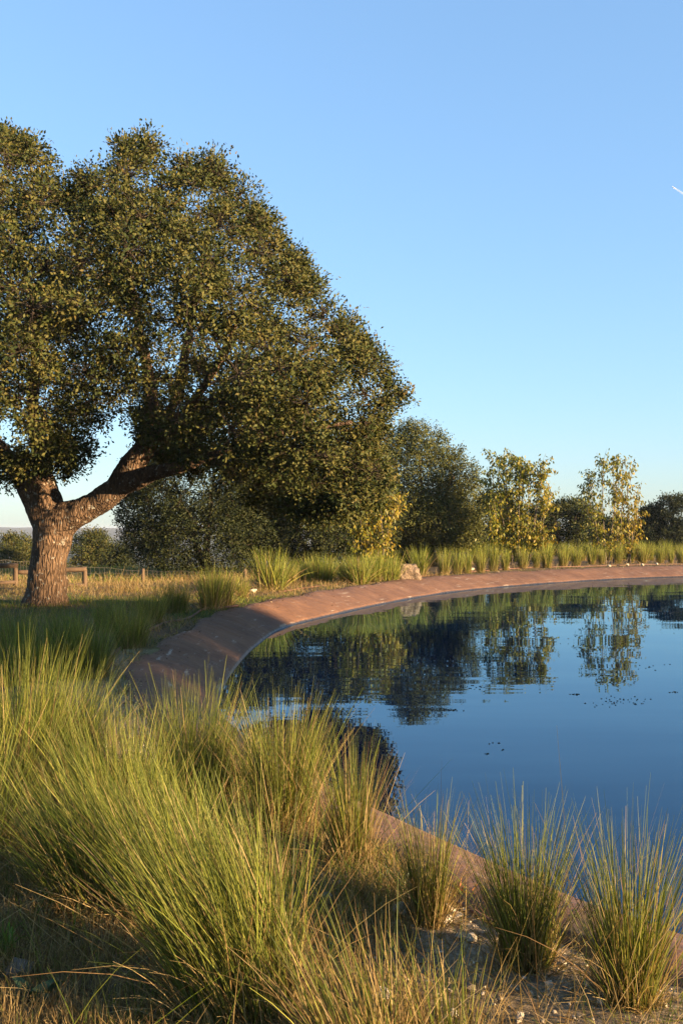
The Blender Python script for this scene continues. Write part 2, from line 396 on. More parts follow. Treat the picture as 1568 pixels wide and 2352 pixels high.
def clump_leaves(r, centres, radii, outward, n_twig, per, size, palette, flat=.8, droop=0.0):
    """twig ends spread over each clump, a rosette of leaves round each twig end"""
    nc = len(centres); nt = nc * n_twig
    c = np.repeat(centres, n_twig, 0); R_ = np.repeat(radii, n_twig)[:, None]; o = np.repeat(outward, n_twig, 0)
    d = unit(r.normal(size=(nt, 3)) + .45 * o + np.array((0, 0, .22))); d[:, 2] *= flat
    tip = c + d * R_ * (r.uniform(.35, 1.0, (nt, 1)) ** .45) * np.where(r.uniform(size=(nt, 1)) < .09, r.uniform(1.1, 1.6, (nt, 1)), r.uniform(.80, 1.08, (nt, 1)))
    tw = np.repeat(r.uniform(0, 1, (nt, 1)), per, 0)
    tip_l = np.repeat(tip, per, 0); dd = np.repeat(unit(d), per, 0); n = len(tip_l)
    ax = unit(r.normal(size=(n, 3)) * .75 + dd * .9 + np.array((0, 0, -droop)))
    pos = tip_l + ax * size * .25 + r.normal(size=(n, 3)) * size * .75 + dd * (r.uniform(-1.8, .9, (n, 1))) * size
    nrm = unit(r.normal(size=(n, 3)) * .50 + 1.25 * dd + np.array((0, 0, .25)))
    sz = size * r.uniform(.7, 1.25, n)
    p = np.asarray(palette); u = np.clip(tw[:, 0] * .68 + r.uniform(0, .30, n), 0, .999) * (len(p) - 1)
    i = u.astype(int); fr = (u - i)[:, None]
    col = (p[i] * (1 - fr) + p[i + 1] * fr) * r.uniform(.85, 1.15, (n, 1))
    v, f, cc = leaf_cloud(pos, ax, sz, sz * r.uniform(.42, .58, n), nrm, col)
    return v, f, cc, tip, c

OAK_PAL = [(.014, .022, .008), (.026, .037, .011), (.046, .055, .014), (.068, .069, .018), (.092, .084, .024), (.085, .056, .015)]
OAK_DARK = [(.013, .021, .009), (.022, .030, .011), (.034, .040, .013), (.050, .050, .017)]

def grow(r, nodes, radii, centres, tb, thin=.011, sides=5):
    """join every clump to the nearest wood, far ones by way of nearer ones"""
    P = [np.array(q, float) for q in nodes]; Rr = list(radii); root = P[0]
    for c in sorted(centres, key=lambda q: np.linalg.norm(q - root)):
        A = np.array(P); dist = np.linalg.norm(A - c, axis=1) + .55 * np.maximum(0, A[:, 2] - c[2])
        k = int(np.argmin(dist)); a = A[k]; L_ = np.linalg.norm(c - a)
        if L_ < .12: continue
        r0 = min(Rr[k] * .72, .012 + .022 * L_ + .01); m = 6
        t = np.linspace(0, 1, m)[:, None]; sag = np.array((0, 0, 1.0)) * (.12 * L_) * np.sin(t * math.pi)
        pts = a * (1 - t) + c * t + sag + np.vstack([np.zeros(3), r.normal(size=(m - 2, 3)) * L_ * .055, np.zeros(3)])
        rad = r0 * (1 - t[:, 0]) + thin * t[:, 0]
        tb.add(pts, rad, sides)
        for q, w in zip(pts[1:], rad[1:]): P.append(q); Rr.append(max(w, thin))

def remeshed(tb, name, voxel, mat, parent, origin, bumpy=.03, seed=1):
    """union of overlapping limbs as one skin, then bark swellings pushed into it"""
    me = bpy.data.meshes.new(name); v = np.vstack(tb.v) - origin; f = np.vstack(tb.f)
    me.from_pydata(v.tolist(), [], f.tolist())
    bm = bmesh.new(); bm.from_mesh(me); bmesh.ops.holes_fill(bm, edges=[e for e in bm.edges if e.is_boundary], sides=0)
    bmesh.ops.recalc_face_normals(bm, faces=bm.faces[:]); bm.to_mesh(me); bm.free()
    o = link(name, me, None); md = o.modifiers.new('skin', 'REMESH'); md.mode = 'VOXEL'; md.voxel_size = voxel
    sm = o.modifiers.new('soft', 'SMOOTH'); sm.iterations = 6; sm.factor = .5
    dg = bpy.context.evaluated_depsgraph_get(); m2 = bpy.data.meshes.new_from_object(o.evaluated_get(dg))
    o.modifiers.clear(); o.data = m2; bpy.data.meshes.remove(me)
    nv = len(m2.vertices); nrm = np.zeros(nv * 3, np.float32); m2.vertices.foreach_get('normal', nrm); nrm = nrm.reshape(-1, 3)
    cos = np.zeros(nv * 3, np.float32); m2.vertices.foreach_get('co', cos); cos = cos.reshape(-1, 3)
    for i in range(nv):
        p = Vector(cos[i])
        k = mnoise.noise(p * 1.7 + Vector((seed, 0, 0))) * bumpy * 1.5 + mnoise.noise(p * 4.5) * bumpy * .7
        q = Vector((p.x * 13, p.y * 13, p.z * 3.2)); k += abs(mnoise.noise(q)) * bumpy * .7 - bumpy * .25
        cos[i] += nrm[i] * k
    m2.vertices.foreach_set('co', cos.ravel()); m2.update()
    for pl in m2.polygons: pl.use_smooth = True
    if not m2.materials: m2.materials.append(mat)
    else: m2.materials[0] = mat
    o.parent = parent
    return o

def in_poly(px, py, poly):
    ins = np.zeros(px.shape, bool); q = np.asarray(poly, float)
    for (ax, ay), (bx, by) in zip(q, np.roll(q, -1, 0)):
        if ay != by: ins ^= ((ay > py) != (by > py)) & (px < (bx - ax) * (py - ay) / (by - ay) + ax)
    return ins
def poly_dist(px, py, poly):
    d = np.full(px.shape, 1e9); q = np.asarray(poly, float)
    for (ax, ay), (bx, by) in zip(q, np.roll(q, -1, 0)):
        vx, vy = bx - ax, by - ay; t = np.clip(((px - ax) * vx + (py - ay) * vy) / (vx * vx + vy * vy), 0, 1)
        d = np.minimum(d, np.hypot(px - ax - t * vx, py - ay - t * vy))
    return d

# ---- the big holm oak on the left
r = np.random.default_rng(21)
OD = 22.3; PX = 682 / 1568 / F * OD
ob = onground(105, 1390); oak = empty('holm_oak', ob)
tag(oak, 'huge spreading holm oak with forked trunk on the lawn beside the pond', 'tree')
def limb(tb, pts, sides=12, per=8):
    q = np.array([np.append(atdepth(x, y, OD + dy), rr) for x, y, dy, rr in pts]); s = catmull(q, per, False)
    tb.add(s[:, :3], s[:, 3], sides); return s
tk = Tubes(); nodes = []
def L(pts, sides=14):
    s = limb(tk, pts, sides); nodes.append(s)
L([(102, 1412, 0, .66), (103, 1392, 0, .56), (105, 1365, 0, .475), (109, 1320, 0, .43), (114, 1265, 0, .405), (121, 1225, 0, .42), (126, 1195, 0, .43), (128, 1172, 0, .36)], 20)
L([(120, 1215, 0, .34), (98, 1175, 0, .36), (78, 1138, -.1, .31), (50, 1100, -.3, .24), (15, 1050, -.7, .19), (-50, 985, -1.2, .15), (-140, 900, -1.6, .11), (-240, 800, -2, .06)])
L([(118, 1200, .1, .30), (108, 1150, .2, .33), (100, 1105, .3, .27), (93, 1050, .4, .21), (80, 985, .5, .18), (76, 890, .7, .15), (86, 790, .8, .12), (62, 650, .9, .09), (30, 500, 1, .05)])
L([(124, 1222, 0, .32), (150, 1192, 0, .36), (184, 1175, -.1, .32), (222, 1158, -.2, .30), (258, 1130, -.3, .30), (290, 1090, -.4, .27), (318, 1050, -.5, .25), (340, 1008, -.6, .22), (349, 945, -.5, .17), (338, 850, -.2, .13), (310, 710, .2, .10), (288, 560, .5, .06)])
L([(262, 1130, -.3, .20), (305, 1105, -.7, .19), (352, 1085, -1.1, .17), (410, 1072, -1.5, .14), (490, 1045, -2.0, .11), (600, 1005, -2.4, .085), (720, 985, -2.6, .06), (810, 970, -2.6, .04)])
L([(334, 1020, -.6, .19), (372, 975, -.3, .16), (408, 905, 0, .135), (430, 790, .2, .11), (448, 690, .3, .085), (470, 570, .4, .05)])
L([(358, 985, -.4, .14), (420, 955, -.2, .12), (500, 915, 0, .10), (610, 860, .3, .07), (730, 790, .5, .045)])
L([(340, 1010, -.6, .17), (400, 985, -1.4, .13), (460, 900, -2.6, .10), (520, 800, -3.4, .07), (560, 690, -3.8, .045)], 10)
remeshed(tk, 'trunk', .032, M_BARK, oak, ob, .034)
sil = [(-430, 560), (-330, 420), (-180, 330), (-60, 285), (0, 278), (45, 268), (75, 290), (110, 345), (158, 392), (200, 372), (238, 355), (272, 318), (340, 300), (372, 318), (386, 372), (402, 338), (450, 362), (512, 345),
       (540, 388), (592, 408), (612, 470), (648, 505), (664, 560), (722, 592), (737, 645), (770, 682), (812, 722), (850, 762), (882, 805), (892, 850), (930, 885), (941, 935), (934, 978),
       (896, 985), (905, 1060), (890, 1140), (840, 1195), (770, 1215), (690, 1200), (610, 1180), (510, 1140), (430, 1118), (350, 1060), (310, 1012), (262, 1030), (235, 1062), (205, 1055), (190, 1085),
       (150, 1108), (110, 1095), (70, 1100), (30, 1128), (-40, 1125), (-150, 1110), (-300, 1080), (-420, 980), (-470, 780)]
N0 = 26000
cx = r.uniform(-470, 945, N0); cy = r.uniform(265, 1220, N0)
hang = r.uniform(size=N0) < .22; cx = np.where(hang, r.uniform(370, 920, N0), cx); cy = np.where(hang, r.uniform(960, 1200, N0), cy)
keep = in_poly(cx, cy, sil); cx, cy = cx[keep], cy[keep]; e = poly_dist(cx, cy, sil)
rad_c = r.uniform(.36, .80, len(cx)) * np.where(e * PX < .7, .8, 1.0)
m_ = e * PX > rad_c * .66; cx, cy, e, rad_c = cx[m_], cy[m_], e[m_], rad_c[m_]
half = np.sqrt(np.maximum(0, 2 * 6.3 * np.minimum(e * PX, 6.3) - np.minimum(e * PX, 6.3) ** 2)) * .95
u = r.uniform(-1, 1, len(cx)); u = np.where(r.uniform(size=len(cx)) < .74, np.sign(u - .25) * (1 - .28 * np.abs(u) ** 1.5), u)
dy = u * half
# lower part of the crown is hollow round the limbs
hollow = (cy > 1000) & (np.abs(u) < .55) & (cx > 190) & (cx < 330)
cen = np.stack([((cx * 682 / 1568) - CX) / F * (OD + dy), OD + dy, EYE + (CY - cy * 1024 / 2352) / F * (OD + dy)], 1)
cen[:, 2] = np.maximum(cen[:, 2], 1.75)
# the low sun comes in under the boughs and reaches the trunk and the main fork
sv3 = np.array(sun_dir); lit = np.zeros(len(cen), bool)
for q in [atdepth(115, 1330, OD), atdepth(118, 1280, OD), atdepth(122, 1235, OD), atdepth(130, 1190, OD), atdepth(180, 1180, OD), atdepth(225, 1158, OD), atdepth(125, 1150, OD)]:
    w_ = cen - q; al = w_ @ sv3; lit |= (al > .8) & (np.linalg.norm(w_ - al[:, None] * sv3, axis=1) < rad_c * .7 + .42)
bough = []
for p in r.permutation(len(cen)):
    if not bough or np.min(np.linalg.norm((cen[bough] - cen[p]) * np.array((1, .8, 1.1)), axis=1)) > 1.75: bough.append(p)
bd = np.sort(np.linalg.norm((cen[:, None, :] - cen[bough][None]) * np.array((1, .8, 1.1)), axis=2), axis=1)
crev = (bd[:, 1] - bd[:, 0]) < np.where((cx > 370) & (cy > 960), .14, .42)
pick = []
for i in range(len(cen)):
    if hollow[i] or lit[i] or crev[i] or mnoise.noise(Vector(cen[i]) * .62 + Vector((5, 1, 2))) + .55 * mnoise.noise(Vector(cen[i]) * 1.3) < -.12 or (cx[i] < -60 and r.uniform() < .45): continue
    if pick:
        q = cen[pick]; dd = np.linalg.norm((q - cen[i]) * np.array((1, .8, 1.15)), axis=1)
        if (dd < .60 * (rad_c[i] + rad_c[pick]) * .80).any(): continue
    pick.append(i)
    if len(pick)   >= 1150: break
cen = cen[pick]; rad_c = rad_c[pick]
oc = np.array((ob[0] + .3, OD, 5.6)); outw = unit((cen - oc) / np.array((8, 6.5, 5)))
print('oak clumps', len(cen))
bt = Tubes(); ns = np.vstack(nodes); grow(r, ns[:, :3][2:], ns[:, 3][2:], cen, bt)
v, f, c, tips, cc = clump_leaves(r, cen, rad_c, outw, 36, 11, .084, OAK_PAL, .78)
sel = r.uniform(size=len(tips)) < .8
for a, b in zip(cc[sel], tips[sel]):
    bt.add(np.stack([a, (a + b) / 2 + r.normal(size=3) * .03, b]), (.009, .006, .003), 3)
tag(bt.build('branch', M_BRANCH, oak, ob), kind='stuff')
tag(quads('crown', v - ob, f, M_OAK, c, oak), kind='stuff')

def simple_oak(label, x, y_top, y_foot, d, half_w, seed, n_clump, per, size, lobes=None, pal=OAK_DARK, trunk_r=.22, group=None, name='holm_oak', zf=None, twigs=26, lean=0, cr=(.5, .95), low=.06):
    """a holm oak set at a distance: foot, stems, branches and a lobed crown of sprays. x, y_*: where it stands in the photograph"""
    r = np.random.default_rng(seed)
    foot = atdepth(x, y_foot, d); foot[2] = float(ground_z(foot[0], foot[1])[0]) if zf is None else zf
    top = atdepth(x, y_top, d)[2]; H = top - foot[2]; hw = half_w * 682 / 1568 / F * d
    t = empty(name, foot); tag(t, label, 'tree', group)
    if lobes is None:
        lobes = [(0, .60, 1.0, .42), (-.5, .40, .55, .36), (.5, .42, .55, .36), (0, .28, .95, .28), (.15, .78, .55, .22)]
    cs = []; rs = []
    tries = 0
    while len(cs) < n_clump and tries < n_clump * 60:
        tries += 1
        lx, lz, lw, lh = lobes[r.integers(len(lobes))]
        q = unit(r.normal(size=3)); q *= r.uniform(.55, 1) ** .5
        cr_ = r.uniform(*cr) * H * .16
        p = np.array((lx * hw + q[0] * max(lw * hw - cr_ * .7, .2), q[1] * max(lw * hw * .85 - cr_ * .7, .2), lz * H + q[2] * max(lh * H - cr_ * .7, .2)))
        if p[2] < low * H or p[2] > H - cr_ * .6: continue
        if cs and (np.linalg.norm(np.array(cs) - p, axis=1) < .62 * cr_).any(): continue
        cs.append(p); rs.append(cr_)
    cs = np.array(cs); rs = np.array(rs)
    tb = Tubes(); ns = []; nr = []
    k = 4
    for j in range(k):
        a = r.uniform(0, 6.28); e2 = np.array((math.cos(a) * hw * .45 + lean * hw, math.sin(a) * hw * .4, H * r.uniform(.5, .7)))
        pp = catmull([(r.normal() * .1, r.normal() * .1, -.1), (e2[0] * .12, e2[1] * .12, H * .14), (e2[0] * .5, e2[1] * .5, H * .33), tuple(e2)], 5, False)
        rd = np.linspace(trunk_r * r.uniform(.7, 1), .05, len(pp)); tb.add(pp, rd, 8); ns.append(pp[3:]); nr.append(rd[3:])
    tb.build('trunk', M_BRANCH, t)
    bt = Tubes(); grow(r, np.vstack(ns), np.concatenate(nr), cs, bt, .015, 4)
    v, f, c, tips, cc = clump_leaves(r, cs, rs, unit(cs - np.array((0, 0, H * .5))), twigs, per, size, pal, .8)
    tag(bt.build('branch', M_BRANCH, t), kind='stuff')
    tag(quads('crown', v, f, M_OAK, c, t), kind='stuff')
    return t

GR_OAK = 'holm oaks standing behind the pond'
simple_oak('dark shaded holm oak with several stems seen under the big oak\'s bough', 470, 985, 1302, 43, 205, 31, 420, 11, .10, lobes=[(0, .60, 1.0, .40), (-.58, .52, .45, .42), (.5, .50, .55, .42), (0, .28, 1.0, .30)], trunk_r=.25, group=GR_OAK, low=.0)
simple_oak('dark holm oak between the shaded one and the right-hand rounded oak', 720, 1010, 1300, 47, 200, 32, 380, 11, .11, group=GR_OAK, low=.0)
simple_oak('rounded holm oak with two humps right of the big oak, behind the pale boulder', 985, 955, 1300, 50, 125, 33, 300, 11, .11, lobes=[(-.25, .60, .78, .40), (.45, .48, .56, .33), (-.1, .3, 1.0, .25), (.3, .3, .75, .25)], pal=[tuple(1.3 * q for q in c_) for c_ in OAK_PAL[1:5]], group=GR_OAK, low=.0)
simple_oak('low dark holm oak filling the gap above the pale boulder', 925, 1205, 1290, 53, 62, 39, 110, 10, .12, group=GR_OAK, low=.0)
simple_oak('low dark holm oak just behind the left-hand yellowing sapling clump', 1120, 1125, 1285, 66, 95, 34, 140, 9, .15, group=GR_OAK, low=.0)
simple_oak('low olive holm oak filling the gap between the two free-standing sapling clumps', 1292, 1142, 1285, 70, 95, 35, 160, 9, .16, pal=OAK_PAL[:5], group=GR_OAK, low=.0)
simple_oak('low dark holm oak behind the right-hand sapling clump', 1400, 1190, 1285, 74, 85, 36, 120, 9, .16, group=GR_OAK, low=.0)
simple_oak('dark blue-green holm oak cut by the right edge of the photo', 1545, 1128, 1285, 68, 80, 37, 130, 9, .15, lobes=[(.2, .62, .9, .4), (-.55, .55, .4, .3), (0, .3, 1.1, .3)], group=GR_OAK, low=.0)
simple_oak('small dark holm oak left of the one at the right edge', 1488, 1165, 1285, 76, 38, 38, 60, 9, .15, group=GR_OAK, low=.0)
GR_FAR = 'holm oaks in the field beyond the fences'
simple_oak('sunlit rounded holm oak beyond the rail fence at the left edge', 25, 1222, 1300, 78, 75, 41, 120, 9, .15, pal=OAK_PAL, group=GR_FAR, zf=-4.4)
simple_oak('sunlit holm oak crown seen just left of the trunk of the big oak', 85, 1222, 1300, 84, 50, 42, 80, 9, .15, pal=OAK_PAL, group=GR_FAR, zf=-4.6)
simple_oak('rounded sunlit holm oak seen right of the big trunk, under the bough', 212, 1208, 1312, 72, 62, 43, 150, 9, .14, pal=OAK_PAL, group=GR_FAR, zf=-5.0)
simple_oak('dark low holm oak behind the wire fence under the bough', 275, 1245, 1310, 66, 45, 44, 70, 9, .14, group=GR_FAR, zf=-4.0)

# unseen oaks added on the right bank to shade the rim's left bend
def oak_at(label, x, y, z, H, hw, seed, n_clump, size, group=None):
    r = np.random.default_rng(seed); t = empty('holm_oak', (x, y, z)); tag(t, label, 'tree', group)
    tb = Tubes(); tb.add(np.array([(0, 0, -.1), (.1, 0, H * .2), (0, .1, H * .5)]), (.35, .28, .15), 8); tb.build('trunk', M_BRANCH, t)
    q = unit(r.normal(size=(n_clump, 3))) * (r.uniform(.3, 1, (n_clump, 1)) ** .5)
    cs = q * np.array((hw, hw, H * .44)) + np.array((0, 0, H * .56)); rs = r.uniform(.7, 1.1, n_clump)
    v, f, c, tips, cc = clump_leaves(r, cs, rs, unit(q), 16, 9, size, OAK_DARK, .8)
    bt = Tubes(); grow(r, [(0, 0, H * .3), (0, .1, H * .5)], [.25, .15], cs, bt, .015, 4)
    tag(bt.build('branch', M_BRANCH, t), kind='stuff'); tag(quads('crown', v, f, M_OAK, c, t), kind='stuff')
SV = np.array((math.sin(SUN_AZ), math.cos(SUN_AZ)))
for lb, py_, tt, H, hw, sd_ in (('nearest', 12.0, 47, 12.0, 2.7, 51), ('middle', 16.0, 50, 12.2, 2.8, 52), ('farthest, lowest', 19.7, 49, 10.3, 2.0, 53)):
    q = np.array((-2.0, py_)) + SV * tt
    oak_at(lb + ' of three added shade-casting holm oaks on the bank outside the right edge', q[0], q[1], GZ, H, hw, sd_, 230, .2, 'unseen holm oaks added for shade on the right bank')

# ------------------------------------------------------------------ sapling clumps with big drooping leaves
YPAL = [(.070, .095, .014), (.100, .125, .016), (.145, .150, .018), (.20, .175, .018), (.26, .190, .018), (.21, .13, .016)]
def saplings(label, x, y_top, y_foot, d, half_w, seed, n_stem, n_leaf, yellow, lobes, foot_w=.35):
    r = np.random.default_rng(seed); foot = atdepth(x, y_foot, d); foot[2] = float(ground_z(foot[0], foot[1])[0]) if y_foot > 1262 else foot[2]
    S_ = 682 / 1568 / F * d; H = atdepth(x, y_top, d)[2] - foot[2]; hw = half_w * S_
    t = empty('sapling_clump', foot); tag(t, label, 'tree', 'young saplings with drooping leaves behind the far rim')
    tb = Tubes(); P = []; 
    for k in range(n_stem):
        lx, lh = lobes[k % len(lobes)]
        b = np.array((lx * hw * foot_w + r.normal() * hw * .10, r.normal() * hw * .2, -.05)); tp = np.array((lx * hw + r.normal() * .10, r.normal() * hw * .4, H * lh * r.uniform(.88, 1.0)))
        s = catmull([b, b * .75 + tp * .25 + r.normal(size=3) * .05, b * .35 + tp * .65 + r.normal(size=3) * .08, tp], 6, False)
        o = tb; tb.add(s, np.linspace(.030, .007, len(s)), 6); P.append(s)
        for j in range(16):
            i = r.integers(4, len(s) - 1); a = s[i]; dr = unit(np.array((r.normal(), r.normal(), .9 + r.uniform(0, .6)))); ln = r.uniform(.35, .95)
            w = np.array([a, a + dr * ln * .5 + np.array((0, 0, .02)), a + dr * ln + np.array((0, 0, -.06))]); tb.add(w, (.008, .006, .003), 4); P.append(catmull(w, 5, False))
    tb.build('stem', M_STEM, t)
    A = np.vstack([p[int(len(p) * .22):] for p in P]); A = A[A[:, 2] > H * .10]
    i = r.integers(0, len(A), n_leaf); pos = A[i] + r.normal(size=(n_leaf, 3)) * np.array((.11, .11, .08))
    ax = unit(r.normal(size=(n_leaf, 3)) * np.array((.6, .6, .35)) + np.array((0, 0, -.85)))
    nrm = unit(r.normal(size=(n_leaf, 3)) + np.array((0, 0, .3)))
    sz = r.uniform(.13, .23, n_leaf); pal = np.array(YPAL)
    h = pos[:, 2] / H; u = np.clip(r.uniform(0, .75, n_leaf) + yellow * (.55 + .4 * pos[:, 0] / hw) + .22 * (1 - h) - .18, 0, .999) * (len(pal) - 1)  # leaves yellower towards the right: the sunlit side painted into their colour
    k = u.astype(int); fr = (u - k)[:, None]; col = (pal[k] * (1 - fr) + pal[k + 1] * fr) * r.uniform(.75, 1.2, (n_leaf, 1))
    v, f, c = leaf_cloud(pos, ax, sz, sz * .42, nrm, col)
    tag(quads('crown', v, f, M_YOUNG, c, t), kind='stuff')
saplings('yellow-green sapling clump with pale stems half hidden in front of the big oak\'s right edge', 848, 1050, 1280, 41, 66, 61, 15, 3600, .35, [(-.9, .75), (-.5, .9), (0, 1), (.4, .95), (.8, .9), (.95, .7)])
saplings('free-standing sapling clump with drooping green leaves turning yellow, left of two', 1190, 1040, 1268, 47, 70, 62, 17, 7600, .28, [(-.85, 1.0), (-.4, .98), (0, .96), (.35, .97), (.7, .92), (.98, .68), (-.95, .6)], .55)
saplings('taller-stemmed sapling clump with its sunlit right side coloured golden, right of two', 1402, 1043, 1266, 49, 72, 63, 13, 3600, .42, [(-.7, .82), (-.35, .97), (.05, 1.0), (.35, 1.0), (.62, .98), (.95, .64), (-.9, .65)], .5)

# ------------------------------------------------------------------ grass blades
def blades(r, base, direc, length, width, nseg, cb, ct, droop, curve):
    """curved tapering ribbons. droop: how far the tip falls, curve: how far it runs out sideways"""
    n = len(base); hz = direc * np.array((1, 1, 0)); hz = unit(hz + 1e-6)
    side = unit(np.cross(direc, r.normal(size=(n, 3)))); rows = []; cols = []
    for k in range(nseg + 1):
        t = k / nseg
        p = base + direc * (length * t)[:, None] + hz * (curve * length * t * t)[:, None] - np.array((0, 0, 1.0)) * (droop * length * t ** 2.2)[:, None]
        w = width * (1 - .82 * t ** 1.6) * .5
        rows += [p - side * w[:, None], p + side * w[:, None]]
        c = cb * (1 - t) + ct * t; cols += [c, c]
    v = np.stack(rows, 1); c = np.stack(cols, 1); m = 2 * (nseg + 1)
    off = (np.arange(n) * m)[:, None, None]; q = np.array([[2 * k, 2 * k + 1, 2 * k + 3, 2 * k + 2] for k in range(nseg)])[None]
    return v.reshape(-1, 3), (q + off).reshape(-1, 4), c.reshape(-1, 3)

GREENS = np.array([(.046, .086, .009), (.080, .130, .012), (.130, .175, .018), (.20, .220, .028)])
DRYS = np.array([(.22, .150, .058), (.30, .215, .085), (.38, .28, .13), (.16, .095, .038)])
def pickc(r, pal, n): 
    i = r.integers(0, len(pal), n); return pal[i] * r.uniform(.8, 1.2, (n, 1))
def tuft_blades(r, n, H, spread, r0, width, nseg, dry=False, lean=(0, 0), arch=.0):
    a = r.uniform(0, 2 * math.pi, n); q = np.sqrt(r.uniform(0, 1, n)); rad = r0 * q
    base = np.stack([np.cos(a) * rad, np.sin(a) * rad, np.full(n, -.03)], 1)
    tilt = np.abs(r.normal(0, 1, n)) * spread * (.35 + .65 * q) + .02
    if dry: tilt = np.abs(r.normal(0, 1, n)) * spread * 1.25
    a2 = a + r.normal(0, .7, n)
    d = np.stack([np.cos(a2) * np.sin(tilt) + lean[0], np.sin(a2) * np.sin(tilt) + lean[1], np.cos(np.minimum(tilt, 1.3))], 1); d = unit(d)
    L_ = H * r.uniform(.40, 1.0, n)
    droop = r.uniform(0, .14, n) + .35 * np.maximum(tilt - .35, 0) + arch * r.uniform(0, 1, n) ** 3
    curve = r.uniform(-.02, .16, n) + arch * r.uniform(0, .5, n) ** 2
    if dry: cb = pickc(r, DRYS, n) * .8; ct = pickc(r, DRYS, n)
    else:
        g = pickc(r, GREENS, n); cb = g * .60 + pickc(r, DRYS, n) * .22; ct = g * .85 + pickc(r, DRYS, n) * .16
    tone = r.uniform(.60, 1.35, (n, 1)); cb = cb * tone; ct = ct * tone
    w = width * r.uniform(.6, 1.3, n)
    return blades(r, base, d, L_, w, nseg, cb, ct, droop, curve)
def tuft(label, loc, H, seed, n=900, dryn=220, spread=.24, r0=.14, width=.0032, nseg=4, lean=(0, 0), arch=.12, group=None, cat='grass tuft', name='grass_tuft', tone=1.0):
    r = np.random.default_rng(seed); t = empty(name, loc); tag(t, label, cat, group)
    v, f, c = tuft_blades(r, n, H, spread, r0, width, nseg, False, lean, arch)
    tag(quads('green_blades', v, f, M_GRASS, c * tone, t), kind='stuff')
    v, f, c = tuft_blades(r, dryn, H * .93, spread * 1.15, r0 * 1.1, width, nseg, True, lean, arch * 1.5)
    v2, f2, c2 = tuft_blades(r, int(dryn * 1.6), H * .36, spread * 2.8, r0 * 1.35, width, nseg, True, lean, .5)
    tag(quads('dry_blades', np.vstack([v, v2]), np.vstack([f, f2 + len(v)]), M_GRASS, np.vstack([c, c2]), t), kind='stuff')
    return t
def gnd(x, y):       # foot of something on the lawn
    p = onground(x, y); p[2] = float(ground_z(p[0], p[1])[0]); return p

GR1 = 'tall grass tufts planted along the near rim'; GR2 = 'tall grass tufts filling the left foreground'
# row beside the pipe along the near rim
row1 = [('tall grass tuft at the lower right corner against the dark blue water', 1445, 2295, .84, 760, 190, .20, .085, (.0, 0)),
        ('grass tuft second from the lower right corner, beside the end of the brown pipe', 1205, 2205, .80, 760, 220, .19, .085, (-.02, 0)),
        ('slim golden grass tuft standing just in front of the brown pipe amid pale stones', 985, 2110, .70, 420, 230, .15, .06, (-.02, 0)),
        ('upright golden tuft left of the gravel patch, before the oak reflection', 805, 1985, .82, 520, 240, .14, .08, (-.02, 0)),
        ('broad yellow-green tuft in front of the pale left corner of the water', 650, 1905, .95, 1300, 400, .17, .14, (.01, 0)),
        ('green tuft standing before the shaded bend of the rim', 440, 1850, .98, 1500, 280, .18, .17, (0, 0)),
        ('low tuft crowding the gap between the broad one and the shaded bend', 545, 1840, .70, 800, 200, .18, .12, (0, 0))]
for i, (lb, x, y, H, nn, dn, sp, r0, ln) in enumerate(row1):
    tuft(lb, gnd(x, y), H, 100 + i, int(nn * .62), int(dn * .9), sp, r0, .0040, 5, ln, .12, GR1)
row2 = [('largest green tuft at the bottom centre, its blades fanning out to the left', 560, 2300, 1.0, 3000, 460, .21, .19, (-.22, .02)),
        ('golden tuft at the bottom edge right of the largest green one', 830, 2450, .66, 330, 300, .16, .13, (-.18, .02)),
        ('dense green tuft in the left foreground behind the largest one', 380, 2090, .90, 2500, 340, .22, .19, (-.16, .0)),
        ('green tuft left of centre with blades reaching the shaded rim', 275, 1935, .96, 2300, 320, .22, .20, (-.06, 0)),
        ('broad green tuft at the left edge standing tallest against the shaded lawn', 45, 1830, 1.22, 2500, 300, .21, .24, (0, 0)),
        ('loose tuft between the left-edge tuft and the shaded bend', 170, 1790, .95, 1200, 200, .20, .16, (0, 0)),
        ('low spreading tuft over the dry lawn, blades pointing to the left edge', 215, 2070, .88, 1300, 300, .27, .17, (-.22, -.02)),
        ('tuft cut by the left edge whose blades lie low over the dry lawn', -70, 1960, .95, 1200, 280, .30, .20, (.02, -.03)),
        ('sparse seedling tuft of dry stalks at the bottom between the gold and corner tufts', 1020, 2400, .50, 140, 110, .20, .12, (-.05, 0))]
for i, (lb, x, y, H, nn, dn, sp, r0, ln) in enumerate(row2):
    tuft(lb, gnd(x, y), H, 130 + i, int(nn * .56), int(dn * .8), sp, r0, .0043, 5, ln, .22, GR2)
# shaded and half-lit tufts of the left middle ground
mid = [('shaded bluish tuft in front of the lawn at the left edge', 30, 1575, .85), ('second shaded bluish tuft from the left edge', 120, 1560, .8), ('shaded tuft just left of the litter along the bend', 205, 1560, .9),
       ('shaded tuft behind the second bluish one', 150, 1500, .75), ('shaded tuft beside the pipe as it curves round the bend', 300, 1490, .75), ('shaded tuft at the left edge nearest the big oak', 40, 1490, .65),
       ('half-lit tuft on the lawn below the pipe bend', 345, 1432, .75), ('thin half-lit tuft right of the one on the lawn', 405, 1408, .8), ('half-lit tuft between the oak trunk and the pipe bend', 250, 1450, .7)]
src_mid = None
for i, (lb, x, y, H) in enumerate(mid):
    tuft(lb, gnd(x, y), H * 1.05, 160 + i, 700, 90, .24, .20, .006, 4, (0, 0), .12, 'grass tufts on the left middle ground')
